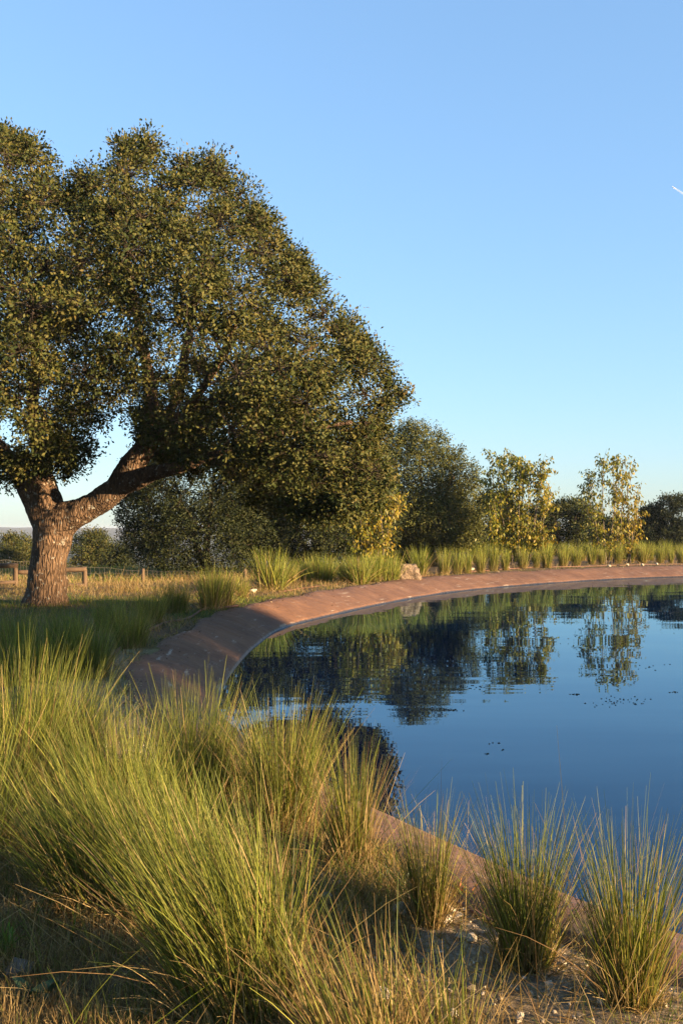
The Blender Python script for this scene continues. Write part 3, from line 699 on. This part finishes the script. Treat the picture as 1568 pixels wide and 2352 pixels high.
# tufts behind the rim: a few shapes shared by the copies
GR3 = 'grass tufts in a row along the far rim'
shapes = [tuft('slender pale tuft left of the boulder on the lawn side of the pipe', gnd(483, 1398), 1.0, 180, 330, 130, .20, .16, .011, 3, group=GR3, tone=1.35),
          tuft('biggest bushy tuft of the far rim, left of the boulder', gnd(625, 1354), 1.0, 181, 480, 90, .30, .22, .012, 3, group=GR3, tone=1.35),
          tuft('round dark tuft right of the biggest bushy one', gnd(735, 1338), 1.0, 182, 560, 60, .27, .30, .012, 3, group=GR3, tone=1.35),
          tuft('upright tuft touching the right side of the pale boulder', gnd(962, 1324), 1.0, 183, 360, 60, .22, .15, .013, 3, group=GR3, tone=1.35)]
fit = lambda o, y, top, k=1.0: (lambda s: setattr(o, 'scale', (s * k, s * k, s)))(1.22 * (y - top) * 682 / 1568 / F * o.location.y)
for o, (y, top) in zip(shapes, [(1398, 1300), (1354, 1258), (1338, 1268), (1324, 1255)]): fit(o, y, top)
ords = ['first', 'second', 'third', 'fourth', 'fifth', 'sixth', 'seventh', 'eighth', 'ninth', 'tenth', 'eleventh', 'twelfth', 'thirteenth', 'fourteenth', 'fifteenth', 'sixteenth', 'seventeenth', 'eighteenth', 'nineteenth', 'twentieth']
far = [(512, 1393, 1310, 0, 'short tuft touching the slender pale tuft'), (556, 1375, 1325, 0, 'lone small tuft left of the biggest bushy one'), (664, 1343, 1282, 0, 'pale slim tuft leaning on the right of the biggest bushy one'),
       (706, 1336, 1278, 2, 'left half of the round dark tufts'), (760, 1330, 1285, 3, 'small tuft between the round dark one and the sapling clump'), (824, 1341, 1270, 1, 'broad tuft in front of the half hidden sapling clump'),
       (858, 1336, 1272, 3, 'narrow tuft second from the left in front of the half hidden sapling clump'), (886, 1334, 1262, 2, 'tuft touching the left side of the pale boulder'), (800, 1334, 1280, 2, 'tuft at the left foot of the half hidden sapling clump')]
for i, (x, y, top, k, lb) in enumerate(far):
    p = gnd(x, y); s = 1.2 * (y - top) * 682 / 1568 / F * p[1]; copy_thing(shapes[k], p, i * 1.3, (s * 1.05, s * 1.05, s), lb, GR3)
rowx = [(520, 768, 645), (578, 762, 650), (622, 757, 660), (680, 755, 655), (737, 750, 635), (790, 745, 645), (865, 738, 648), (925, 736, 655), (972, 735, 640), (1042, 730, 642), (1100, 727, 640), (1168, 722, 640), (1212, 722, 645),
        (1285, 720, 640), (1338, 716, 625), (1390, 718, 628), (1468, 717, 632), (1515, 716, 645), (1562, 714, 640), (1604, 712, 640)]
for i, (x, y, top) in enumerate(rowx):
    sx, sy, st = (1300 + x / 1.0957) * 1568 / 2731, (1600 + y / 1.0957) * 2352 / 4096, (1600 + top / 1.0957) * 2352 / 4096
    p = gnd(sx, sy); p[2] += 0.0; s = (sy - st) * 682 / 1568 / F * p[1] * 1.36
    r_ = random.uniform(.58, .86); s *= random.uniform(.88, 1.08)
    copy_thing(shapes[3 if i % 3 else 0], p, i * 2.1, (s * r_, s * r_, s), ords[i] + ' tuft right of the boulder in the front row along the far rim' if i < 19 else 'tuft cut by the right edge in the front row along the far rim', GR3)
for i in range(18):
    sx = 1000 + i * 33 + random.uniform(-10, 10); p = gnd(sx, 1298 - i * .5); p[1] += 3.2; p[0] = (sx * 682 / 1568 - CX) / F * p[1]; s = random.uniform(1.05, 1.4)
    copy_thing(shapes[2 if i % 2 else 3], p, i * 1.7, (s * .8, s * .8, s), ords[i] + ' tuft of the back row of the far rim, counted from the boulder', 'grass tufts in the back row of the far rim')

# ------------------------------------------------------------------ short grass, straw and litter over the ground
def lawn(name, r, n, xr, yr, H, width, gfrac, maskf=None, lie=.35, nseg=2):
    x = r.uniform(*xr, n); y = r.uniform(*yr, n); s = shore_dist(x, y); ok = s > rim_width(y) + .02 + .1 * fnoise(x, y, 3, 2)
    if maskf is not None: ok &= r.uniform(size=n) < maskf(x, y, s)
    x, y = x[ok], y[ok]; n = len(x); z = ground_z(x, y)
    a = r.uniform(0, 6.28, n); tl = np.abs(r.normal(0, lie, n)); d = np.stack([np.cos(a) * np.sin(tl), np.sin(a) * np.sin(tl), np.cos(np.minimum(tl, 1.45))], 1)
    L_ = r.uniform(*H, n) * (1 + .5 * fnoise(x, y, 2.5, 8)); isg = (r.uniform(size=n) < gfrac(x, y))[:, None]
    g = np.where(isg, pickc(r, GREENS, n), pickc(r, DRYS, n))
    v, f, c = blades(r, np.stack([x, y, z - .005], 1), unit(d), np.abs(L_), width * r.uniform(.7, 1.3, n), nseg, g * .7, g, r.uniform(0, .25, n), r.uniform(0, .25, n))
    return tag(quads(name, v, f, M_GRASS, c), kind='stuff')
r = np.random.default_rng(77)
lawn('dry_grass', r, 90000, (-2.7, .3), (3.0, 7.2), (.05, .15), .0034, lambda x, y: .18 + .22 * fnoise(x, y, 2.5, 4), lambda x, y, s: np.clip(.7 + .7 * fnoise(x, y, 4.0, 6), .35, 1), .5)
lawn('near_grass', r, 36000, (-.6, 2.4), (2.9, 8.5), (.02, .08), .0026, lambda x, y: .35 + .2 * fnoise(x, y, 2.5, 44), lambda x, y, s: np.clip(.32 + .9 * fnoise(x, y, 3.0, 46), .06, 1), .7)
lawn('straw', r, 34000, (-2.8, 2.2), (2.9, 8.2), (.06, .26), .0022, lambda x, y: .12 + 0 * x, lambda x, y, s: np.clip(.5 + .7 * fnoise(x, y, 2.2, 47), .05, 1), 1.25, 3)
lawn('fallen_blades', r, 900, (-2.6, 1.6), (3.0, 7.0), (.35, .75), .0028, lambda x, y: .45 + 0 * x, None, .95, 5)
def tree_green(x, y): return np.clip(.25 + .6 * sstep(17.5, 20, y) * (1 - sstep(24, 25.5, y)) * (.7 + .6 * fnoise(x, y * 1.6, 1.1, 22)), 0, 1)
lawn('lawn_grass', r, 52000, (-13.5, -1.0), (8, 26), (.06, .16), .0075, tree_green, lambda x, y, s: np.clip(.75 + .4 * fnoise(x, y, 1.2, 9), .1, 1), .45)
lawn('meadow_grass', r, 30000, (-15, 4), (25.5, 37), (.08, .22), .010, lambda x, y: .10 + 0 * x, lambda x, y, s: np.clip(.6 + .6 * fnoise(x, y, .9, 19), .05, 1), .6)
lawn('field_grass', r, 34000, (-24, 3), (37, 62), (.12, .38), .020, lambda x, y: .45 + .3 * fnoise(x, y, .5, 71), None, .5)
lawn('rim_weeds', r, 16000, (-4.2, 24), (10, 52), (.05, .16), .010, lambda x, y: .45 + .3 * fnoise(x, y, .8, 14), lambda x, y, s: 1.0 * (s < rim_width(y) + 1.5), .7)
lawn('rim_straw', r, 9000, (-3, 24), (20, 52), (.10, .34), .012, lambda x, y: .05 + 0 * x, lambda x, y, s: 1.0 * (s < rim_width(y) + 3.0) * (s > rim_width(y) + .5), .9)
# tall dead stalks near the wire fence
lawn('dead_stalks', r, 1500, (-6.5, -1.0), (27, 31), (.25, .75), .012, lambda x, y: .0 * x, lambda x, y, s: np.clip(fnoise(x, y, 1.3, 15), 0, 1), .5, 3)

# dead leaves and crumbs blown onto the rim
def litter(name, r, n, lo, hi, yr, size, cols):
    k = r.integers(0, len(ring), n * 3); k = k[(ring[k, 1] > yr[0]) & (ring[k, 1] < yr[1]) & (ring[k, 0] < 22)][:n]; n = len(k)
    o = lo + (hi - lo) * r.uniform(0, 1, n) ** .5; w = wv[k]; xy = ring[k] + outn[k] * (o * w)[:, None]
    z = np.interp(o, [q[0] for q in prof], [q[1] for q in prof]) + .020 * fnoise(xy[:, 0], xy[:, 1], 2.2, 11) + .014 * fnoise(xy[:, 0], xy[:, 1], 6.0, 12)
    z = np.where(o > 1.0, np.maximum(z, ground_z(xy[:, 0], xy[:, 1])), z) + .004
    a = r.uniform(0, 6.28, n); ax = np.stack([np.cos(a), np.sin(a), r.uniform(-.1, .35, n)], 1); nr = unit(r.normal(size=(n, 3)) * .35 + np.array((0, 0, 1)))
    sz = size * r.uniform(.4, 1.3, n) * (1 + .03 * xy[:, 1]); c = np.array(cols)[r.integers(0, len(cols), n)]
    v, f, cc = leaf_cloud(np.column_stack([xy, z]), unit(ax), sz, sz * r.uniform(.2, .6, n), nr, c)
    return tag(quads(name, v, f, M_WEED, cc), kind='stuff')
r2 = np.random.default_rng(303)
litter('rim_litter', r2, 3800, .72, 1.15, (3, 48), .030, [(.05, .03, .02), (.10, .06, .03), (.20, .14, .07), (.03, .02, .015), (.30, .23, .14)])
litter('fallen_leaves', r2, 700, .10, .95, (3, 48), .026, [(.04, .025, .018), (.07, .04, .025), (.22, .16, .08), (.03, .02, .015)])

# gravel: small angular grains strewn beside the near rim
def hull(r, n, sx, sy, sz, facet=None):
    bm = bmesh.new()
    for q in unit(r.normal(size=(n, 3))): bm.verts.new((q[0] * sx, q[1] * sy, q[2] * sz))
    bmesh.ops.convex_hull(bm, input=bm.verts[:]); 
    bmesh.ops.delete(bm, geom=[v_ for v_ in bm.verts if not v_.link_faces], context='VERTS')
    me = bpy.data.meshes.new('stone'); bm.to_mesh(me); bm.free(); return me
r = np.random.default_rng(88)
protos = []
for k in range(6):
    me = hull(r, 9, 1, .8, .6); bm = bmesh.new(); bm.from_mesh(me); bmesh.ops.triangulate(bm, faces=bm.faces[:])
    protos.append((np.array([v_.co[:] for v_ in bm.verts]), np.array([[v_.index for v_ in f_.verts] for f_ in bm.faces]))); bm.free(); bpy.data.meshes.remove(me)
VV, FF, CC, off = [], [], [], 0
gxs = r.uniform(-2.4, 3.0, 30000); gys = r.uniform(2.6, 13.5, 30000); s = shore_dist(gxs, gys); w_ = rim_width(gys)
pr = np.where(gys < 8, np.exp(-np.maximum(s - w_ - .25, 0) * 1.9), .8 * np.exp(-np.maximum(s - w_, 0) * 4))
ok = (s > w_ - .06 * r.uniform(0, 1.8, len(s))) & (r.uniform(size=len(s)) < pr)
gz_ = ground_z(gxs[ok], gys[ok])
for x, y, z in zip(gxs[ok], gys[ok], gz_):
    pv, pf = protos[r.integers(6)]; sc = .004 + .011 * r.uniform() ** 3; a = r.uniform(0, 6.28); ca, sa = math.cos(a), math.sin(a)
    q = pv * sc; VV.append(np.stack([q[:, 0] * ca - q[:, 1] * sa + x, q[:, 0] * sa + q[:, 1] * ca + y, q[:, 2] + z + sc * .25], 1)); FF.append(pf + off); off += len(pv)
if VV: tag(quads('gravel', np.vstack(VV), np.vstack(FF), M_GRAVEL), kind='stuff')

pale = [(hull(r, 9, 1, .8, .6)) for k in range(4)]
VV, FF, off = [], [], 0
for k in range(900):
    y = r.uniform(3.0, 8.5); x = r.uniform(-1.2, 2.2); s0 = float(shore_dist(x, y)[0]) - float(rim_width(y))
    if s0 < .02 or s0 > 1.5 or r.uniform() > math.exp(-s0 * .8): continue
    pv, pf = protos[r.integers(6)]; sc = .010 + .022 * r.uniform() ** 2.5; z = float(ground_z(x, y)[0]); a = r.uniform(0, 6.28); ca, sa = math.cos(a), math.sin(a)
    q = pv * sc * np.array((1, r.uniform(.6, 1), r.uniform(.5, 1))); VV.append(np.stack([q[:, 0] * ca - q[:, 1] * sa + x, q[:, 0] * sa + q[:, 1] * ca + y, q[:, 2] + z + sc * .3], 1)); FF.append(pf + off); off += len(pv)
for m_2 in pale: bpy.data.meshes.remove(m_2)
tag(quads('pebbles', np.vstack(VV), np.vstack(FF), M_STONE), kind='stuff')
lawn('dry_litter', np.random.default_rng(505), 9000, (-1.3, 2.3), (2.9, 8.6), (.03, .14), .006, lambda x, y: .05 + 0 * x, lambda x, y, s: np.clip(.25 + .8 * fnoise(x, y, 3.5, 48), .05, 1), 1.3)

# single stones
def A7(x, y): return (1400 + x / 2.24) * 1568 / 2731, (3300 + y / 2.24) * 2352 / 4096
def B7(x, y): return (1200 + x / 1.0242) * 1568 / 2731, (3100 + y / 1.0242) * 2352 / 4096
GS = 'pale stones strewn beside the near rim'
stones = [(A7(440, 765), 150, 95, 'large cracked pale stone left of the slim golden tuft'), (A7(508, 800), 75, 90, 'blocky stone leaning against the large cracked stone'), (A7(862, 850), 90, 100, 'upright pale stone at the right foot of the slim golden tuft'),
          (A7(900, 728), 110, 45, 'flat grey stone close under the brown pipe'), (A7(945, 790), 100, 40, 'flat bluish stone below the grey one by the pipe'), (A7(1085, 990), 105, 75, 'smooth pale wedge stone left of the second tuft from the corner'),
          (A7(1318, 975), 90, 110, 'pale stone at the left foot of the second tuft from the corner'), (A7(408, 600), 60, 50, 'small round stone next to the blue-green weed'), (A7(495, 635), 80, 45, 'small pale stone between weed and slim golden tuft'),
          (A7(1020, 745), 50, 35, 'small stone touching the right part of the pipe'), (A7(975, 970), 50, 60, 'small pale stone left of the wedge stone'), (B7(1017, 855), 28, 40, 'small upright stone right of the bottom centre'),
          (B7(1245, 898), 34, 28, 'pale pebble left of the corner tuft'), (B7(1227, 935), 32, 30, 'pebble just below the pale one left of the corner tuft'), (B7(695, 875), 38, 34, 'grey stone half hidden in dry grass at the bottom'),
          (B7(340, 915), 60, 50, 'bluish stone shaded among blades at the bottom'), (B7(620, 985), 60, 34, 'pale flat stone at the bottom edge left of the white one'), (B7(897, 1000), 36, 55, 'white upright stone at the bottom edge'),
          (B7(1080, 760), 20, 24, 'tiny pale stone at the right foot of the second tuft'), (B7(1468, 902), 34, 36, 'pale stone right of the corner tuft'), (B7(105, 520), 40, 50, 'pale stone at the left edge of the gravel'),
          (B7(860, 560), 22, 50, 'thin upright chip inside the second tuft from the corner'), ((40, 2230), 60, 34, 'grey-brown flat stone in the dry lawn at the lower left')]
r = np.random.default_rng(99)
for k, ((x, y), w, h, lb) in enumerate(stones):
    p = gnd(x, y); sc = 2.24 if k < 11 else 1.0242
    mpx = p[1] / F / 4 / sc * 1.0
    if k == 22: mpx = p[1] / F * 682 / 1568
    sw, sh = w * mpx * .75, h * mpx * .75
    me = hull(r, 15, sw, sw * r.uniform(.7, 1.0), max(sh * .9, .012)); me.materials.append(M_STONE if k not in (14, 22) else M_DULL)
    o = link('stone', me); o.location = (p[0], p[1], p[2] + sh * .42); o.rotation_euler = (r.normal() * .25, r.normal() * .25, r.uniform(0, 6)); tag(o, lb, 'stone', GS)
# pebbles on the far edge
fs = [(B, lb) for B, lb in [((545, 1342), 'white pebble by the lone small tuft'), ((580, 1362), 'pale pebble below the biggest bushy tuft'), ((1085, 1309), 'white pebble by the far pipe left of the right sapling'), ((1163, 1307), 'pale pebble in front of the left free-standing sapling'),
      ((1475, 1300), 'white stone at the rim right of the golden sapling'), ((1508, 1299), 'flat white stone near the right edge of the rim'), ((1398, 1302), 'small white stone in front of the golden sapling'), ((1440, 1300), 'brownish stone at the foot of the golden sapling')]]
for (x, y), lb in fs:
    p = gnd(x, y); me = hull(r, 12, r.uniform(.08, .16), .09, .07); me.materials.append(M_STONE)
    o = link('stone', me); o.location = (p[0], p[1], p[2] + .05); o.rotation_euler = (0, 0, r.uniform(0, 6)); tag(o, lb, 'stone', 'pale pebbles along the far rim')
def boulder(label, x, yb, yt, w, seed, dback=0.0, name='boulder'):
    p = gnd(x, yb); p = p + np.array((0, dback, 0)); p[0] = (x * 682 / 1568 - CX) / F * p[1]
    S_ = 682 / 1568 / F * p[1]; bm = bmesh.new(); bmesh.ops.create_icosphere(bm, subdivisions=4, radius=1)
    hw, hh = w * S_ * .5, (yb - yt) * S_
    for vt in bm.verts:
        q = vt.co.copy(); k = 1 + .30 * mnoise.noise(q * 1.3 + Vector((seed, 0, 0))) + .16 * mnoise.noise(q * 3.2) + .09 * (mnoise.voronoi(q * 2.2 + Vector((seed, 1, 2)))[0][0] - .4)
        c_ = Vector((max(-.8, min(.8, q.x)) / .8, max(-.8, min(.8, q.y)) / .8, max(-.75, min(.8, q.z)) / .8)) * k
        vt.co = (c_.x * hw, c_.y * hw * .8, c_.z * hh * .62 + hh * .34)
    me = bpy.data.meshes.new(name); bm.to_mesh(me); bm.free(); me.materials.append(M_BOULDER)
    o = link(name, me); o.location = p; o.rotation_euler = (0, 0, .2); tag(o, label, 'boulder', 'boulders behind the far rim'); return o
boulder('large pale boulder sitting on the far rim edge', 934, 1331, 1297, 52, 3)
boulder('rounded boulder half hidden behind the tufts right of the pale one', 1052, 1300, 1274, 50, 8, 3.0)

# ------------------------------------------------------------------ irrigation pipes
def pipe(label, pts, rad, sides=8, seed=0):
    q = np.array([gnd(x, y) if len(p_) == 2 else np.array(p_[2:]) for p_ in pts for x, y in [p_[:2]]]); q[:, 2] = ground_z(q[:, 0], q[:, 1]) + rad * .8
    s = catmull(q, 8, False); s[:, 2] = np.maximum(s[:, 2], ground_z(s[:, 0], s[:, 1]) + rad * .7); tb = Tubes(); tb.add(s, np.full(len(s), rad), sides)
    o = tb.build('irrigation_pipe', M_PIPE, None); return tag(o, label, 'pipe', 'brown irrigation pipes round the pond')
pipe('brown irrigation pipe lying in the gravel between the near tufts', [A7(-160, 260), A7(60, 335), A7(150, 375), A7(300, 440), A7(450, 500), A7(620, 555), A7(860, 640), A7(1060, 740), A7(1200, 820), A7(1330, 890), A7(1480, 1000)], .0125)
def C4(x, y): return (400 + x / 1.742) * 1568 / 2731, (2300 + y / 1.742) * 2352 / 4096
pipe('brown pipe curving round the shaded bend of the rim', [C4(-60, 690), C4(60, 600), C4(150, 520), C4(240, 465), C4(320, 410), C4(400, 360), C4(470, 335), C4(560, 322), C4(640, 295), C4(720, 245), C4(830, 236), C4(960, 225)], .02)
pipe('thin brown pipe along the outer edge of the far rim', [(640, 1362), (690, 1352), (740, 1345), (790, 1340), (830, 1335), (890, 1333), (960, 1326), (1050, 1316), (1110, 1311), (1170, 1307), (1240, 1304), (1320, 1302), (1400, 1300), (1500, 1298), (1580, 1297)], .018)
pipe('short piece of brown pipe lying between the slender and the lone small tuft', [C4(860, 120), C4(930, 112), C4(985, 108)], .022)
pipe('dark brown pipe half buried in the dry lawn left of the largest green tuft', [(255, 2000), (330, 2075), (370, 2130), (430, 2185), (470, 2230), (530, 2300), (580, 2370)], .013)

# ------------------------------------------------------------------ fences
def cyl(name, a, b, rad, mat, parent, sides=12, knob=True):
    a = np.asarray(a, float); b = np.asarray(b, float); t = np.linspace(0, 1, 7)[:, None]
    pts = a * (1 - t) + b * t; pts = np.vstack([pts[:1], pts, pts[-1:]]); rr = np.full(len(pts), rad); rr[0] = rr[-1] = 1e-4; rr[1] = rr[-2] = rad * .96
    e = (b - a) / np.linalg.norm(b - a); pts[0] -= e * rad * .05; pts[-1] += e * rad * .05
    v = Tubes(); d = unit((b - a)[None])[0]
    ref = np.array((.31, .87, .38)); u = unit(np.cross(d, ref)[None])[0]; w = np.cross(d, u); ang = np.arange(sides) / sides * 2 * math.pi
    V = (pts[:, None] + rr[:, None, None] * (np.cos(ang)[None, :, None] * u + np.sin(ang)[None, :, None] * w)).reshape(-1, 3)
    m = len(pts); i = np.arange(m - 1)[:, None] * sides; j = np.arange(sides)[None]; k = (j + 1) % sides
    f = np.stack([i + j, i + k, i + sides + k, i + sides + j], -1).reshape(-1, 4)
    return quads(name, V, f, mat, parent=parent, smooth=True)
FD = 31.5
def Z1(x, y): return x / 2.613 * 1568 / 2731, (1900 + y / 2.613) * 2352 / 4096
def fz(x, y, d=FD): return atdepth(*Z1(x, y), d)
f0 = fz(886, 1180); fen = empty('rail_fence', f0); tag(fen, 'low rustic fence of round timber posts and rails behind the big oak', 'fence')
F_ = lambda x, y, d=FD: fz(x, y, d) - f0
pr_ = .075
p1 = F_(886, 1180); cyl('post', p1 + (0, 0, -.2), F_(886, 985), pr_, M_LOG, fen)
p2 = F_(163, 1210, FD - 1); cyl('post', p2 + (0, 0, -.2), F_(163, 948, FD - 1), pr_, M_LOG, fen)
p3 = F_(-520, 1240, FD - 2); cyl('post', p3 + (0, 0, -.2), F_(-520, 930, FD - 2), pr_, M_LOG, fen)
cyl('rail', F_(905, 985, FD - .0), F_(560, 996, FD - .3), pr_, M_LOG, fen)
cyl('rail', F_(565, 1012, FD - .3), F_(190, 1016, FD - .9), pr_ * .95, M_LOG, fen)
cyl('rail', F_(880, 1152, FD - .12), F_(560, 1160, FD - .4), pr_ * .75, M_LOG, fen)
cyl('rail', F_(560, 1180, FD - .4), F_(185, 1194, FD - 1.1), pr_ * .75, M_LOG, fen)
cyl('rail', F_(185, 944, FD - 1), F_(-540, 968, FD - 2.), pr_, M_LOG, fen)
cyl('rail', F_(155, 1120, FD - 1.15), F_(-540, 1150, FD - 2.1), pr_ * .75, M_LOG, fen)
WD = 38.0
w0 = fz(1492, 1090, WD); wf_ = empty('wire_fence', w0); tag(wf_, 'thin sheep-wire fence with a short timber post beyond the lawn', 'fence')
W_ = lambda x, y, d=WD: fz(x, y, d) - w0
cyl('post', W_(1494, 1090) + np.array((0, 0, -.15)), W_(1494, 978), .065, M_LOG, wf_)
cyl('post', W_(2560, 1075, 37) + np.array((0, 0, -.15)), W_(2560, 985, 37), .065, M_LOG, wf_)
tb = Tubes(); tops = [(-300, 875, 36), (30, 890, 36.6), (370, 915, 37), (710, 942, 37.4), (905, 958, 37.6), (1494, 1000, 38), (2020, 1010, 37.6), (2560, 1000, 37)]
bots = [(-300, 1180, 36), (30, 1170, 36.6), (370, 1140, 37), (710, 1095, 37.4), (905, 1082, 37.6), (1494, 1062, 38), (2020, 1070, 37.6), (2560, 1072, 37)]
T_ = catmull([W_(*q) for q in tops], 12, False); B_ = catmull([W_(*q) for q in bots], 12, False)
for fr, k in ((0, 1.3), (.55, 1), (1.0, 1)):
    s = T_ * (1 - fr) + B_ * fr; s = s + np.array((0, 0, -.02)) * np.sin(np.arange(len(s)) * .8)[:, None]; tb.add(s, np.full(len(s), .0042 * k), 4)
for q in np.linspace(0, len(T_) - 1.01, 78):
    i = int(q); fr = q - i; a = T_[i] * (1 - fr) + T_[i + 1] * fr; b = B_[i] * (1 - fr) + B_[i + 1] * fr; tb.add(np.stack([a, (a + b) / 2, b]), (.0034,) * 3, 4)
tag(tb.build('wire_mesh', M_WIRE, wf_), kind='stuff')

# ------------------------------------------------------------------ weeds
def rosette(label, x, y, n, L_, wd, seed, cols, up=.5, name='weed', cat='weed'):
    r = np.random.default_rng(seed); p = gnd(x, y); t = empty(name, p); tag(t, label, cat)
    a = r.uniform(0, 6.28, n); tl = r.uniform(.3, 1.2, n) * (1.3 - up); d = np.stack([np.cos(a) * np.sin(tl), np.sin(a) * np.sin(tl), np.cos(tl)], 1)
    c = np.array(cols)[r.integers(0, len(cols), n)] * r.uniform(.8, 1.2, (n, 1))
    v, f, cc = blades(r, np.zeros((n, 3)) + r.normal(size=(n, 3)) * np.array((.02, .02, 0)), d, L_ * r.uniform(.5, 1, n), np.full(n, wd), 3, c, c, r.uniform(.1, .4, n), r.uniform(0, .2, n))
    tag(quads('leaves', v, f, M_WEED, cc, t), kind='stuff')
rosette('blue-green spiky weed in front of the brown pipe', *A7(385, 520), 22, .14, .012, 1, [(.10, .14, .10), (.13, .17, .11)], .7)
rosette('small reddish green weed on the rim side of the pipe', *A7(1000, 650), 26, .14, .012, 2, [(.12, .14, .03), (.22, .08, .03)], .8)
rosette('bright green weed at the left edge of the dry lawn', 8, 2185, 46, .20, .008, 3, [(.08, .15, .02), (.12, .19, .03)], .7)
rosette('dark broadleaf weed low on the lawn at the lower left', 75, 2290, 12, .14, .05, 4, [(.03, .06, .03)], .1)
tuft('dry blond stubble tuft at the bottom left of the largest tuft', gnd(262, 2312), .15, 301, 40, 420, .35, .15, .0028, 3, group='dry stubble tufts on the lower left lawn')
tuft('small dry stubble tuft nearer the bottom edge left of the blond one', gnd(175, 2330), .13, 302, 10, 200, .30, .06, .0028, 3, group='dry stubble tufts on the lower left lawn')
for lb_, x_, y_, h_ in (('dry stubble tuft at the foot of the left-edge tuft', 60, 2030, .16), ('dry stubble tuft between the left edge and the low spreading tuft', 110, 2120, .17), ('dry stubble tuft above the broadleaf weed', 55, 2210, .16),
                        ('dry stubble tuft half way down the dry lawn beside the half-buried pipe', 230, 2190, .18), ('loose stubble tuft right of the bright green weed', 130, 2255, .15), ('dry stubble tuft in the lower left corner', 5, 2345, .16)):
    tuft(lb_, gnd(x_, y_), h_, int(x_) + 400, 30, 380, .38, .14, .0030, 3, group='dry stubble tufts on the lower left lawn')
tuft('dry stubble tuft along the left bottom edge of the lawn', gnd(40, 2335), .12, 303, 30, 300, .30, .16, .0028, 3, group='dry stubble tufts on the lower left lawn')

# ------------------------------------------------------------------ flecks floating on the water
r = np.random.default_rng(55)
def C8(x, y): return (1300 + x / 1.0957) * 1568 / 2731, (2300 + y / 1.0957) * 2352 / 4096
VV, FF, off = [], [], 0
spots = [(415, 590, 110, 20, 40), (560, 590, 46, 4, 26), (735, 735, 26, 6, 3), (1100, 522, 22, 3, 14), (1290, 555, 130, 24, 44), (600, 488, 90, 12, 24), (1525, 512, 34, 3, 8), (1480, 160, 60, 10, 16), (1430, 400, 60, 25, 10), (710, 785, 24, 6, 4), (430, 535, 34, 3, 12), (1080, 300, 120, 30, 12), (780, 765, 18, 4, 3)]
for (x, y, w, h, k) in spots:
    for j in range(k):
        a, b = C8(x + r.normal() * w * .5, y + r.normal() * h * .5); p = onground(a, b, 0.006); nv = 6; an = np.arange(nv) / nv * 6.283; e = r.uniform(.002, .0055) * (1 + .025 * p[1])
        top = np.stack([p[0] + np.cos(an) * e * r.uniform(.5, 1.5, nv) * 1.6, p[1] + np.sin(an) * e * r.uniform(.6, 1.4, nv), np.full(nv, .006)], 1); bot = top * np.array((1, 1, 0)) + np.array((0, 0, -.004))
        VV += [top, bot]
        FF += [[off, off + 1, off + 2, off + 3], [off, off + 3, off + 4, off + 5]] + [[off + q, off + nv + q, off + nv + (q + 1) % nv, off + (q + 1) % nv] for q in range(nv)]; off += 2 * nv
tag(quads('algae_flecks', np.vstack(VV), np.array(FF), M_ALGAE), kind='stuff')

# ------------------------------------------------------------------ airliner and its short trail high up
AD = 7000.0
def S4(x, y): return atdepth((2500 + x / 6.788) * 1568 / 2731, (650 + y / 6.788) * 2352 / 4096, AD)
a0 = S4(1318, 680); a1 = S4(1900, 1060); hd = unit((a0 - a1)[None])[0]
pl = empty('airplane', a0); tag(pl, 'tiny white airplane high in the sky at the right edge', 'airplane')
tb = Tubes(); tb.add(np.array([-hd * 16, -hd * 13, np.zeros(3), hd * 13, hd * 16]), (.6, 2, 2.2, 2, .3), 8); tb.build('fuselage', M_PLANE, pl)
sd_ = unit(np.cross(hd, (0, 0, 1.0))[None])[0]
for sgn in (-1, 1):
    tb = Tubes(); tb.add(np.array([hd * 2, hd * 2 * .3 + sd_ * sgn * 8 - hd * 4, sd_ * sgn * 17 - hd * 9]), (1.4, 1.0, .4), 6); tb.build('wing', M_PLANE, pl)
tb = Tubes(); tb.add(np.array([-hd * 15, -hd * 18 + np.array((0, 0, 5.5))]), (1.2, .5), 6); tb.build('tail_fin', M_PLANE, pl)
tb = Tubes(); t = np.linspace(.05, 1, 12)[:, None]; tb.add(a0 * (1 - t) + a1 * t - a0, 2.5 + 6 * t[:, 0] ** .6, 10)
o = tb.build('contrail', M_TRAIL, None); o.location = a0; tag(o, 'short white vapour trail behind the airplane at the right edge', 'contrail')

# ------------------------------------------------------------------ thin evening haze
hz = bmesh.new(); bmesh.ops.create_cube(hz, size=1.0)
for vt in hz.verts: vt.co = ((vt.co.x) * 10800, 2500 + vt.co.y * 5700, -22 + (vt.co.z + .5) * 42 - 12)
me = bpy.data.meshes.new('haze'); hz.to_mesh(me); hz.free()
M_HAZE = bpy.data.materials.new('evening_haze'); M_HAZE.use_nodes = True; hn = M_HAZE.node_tree.nodes; hl = M_HAZE.node_tree.links
hn.remove(hn['Principled BSDF']); pv = hn.new('ShaderNodeVolumePrincipled'); pv.inputs['Color'].default_value = (.80, .88, 1.0, 1); pv.inputs['Density'].default_value = .00016; pv.inputs['Anisotropy'].default_value = .2
hl.new(pv.outputs[0], hn['Material Output'].inputs['Volume']); me.materials.append(M_HAZE)
tag(link('haze', me), kind='stuff')
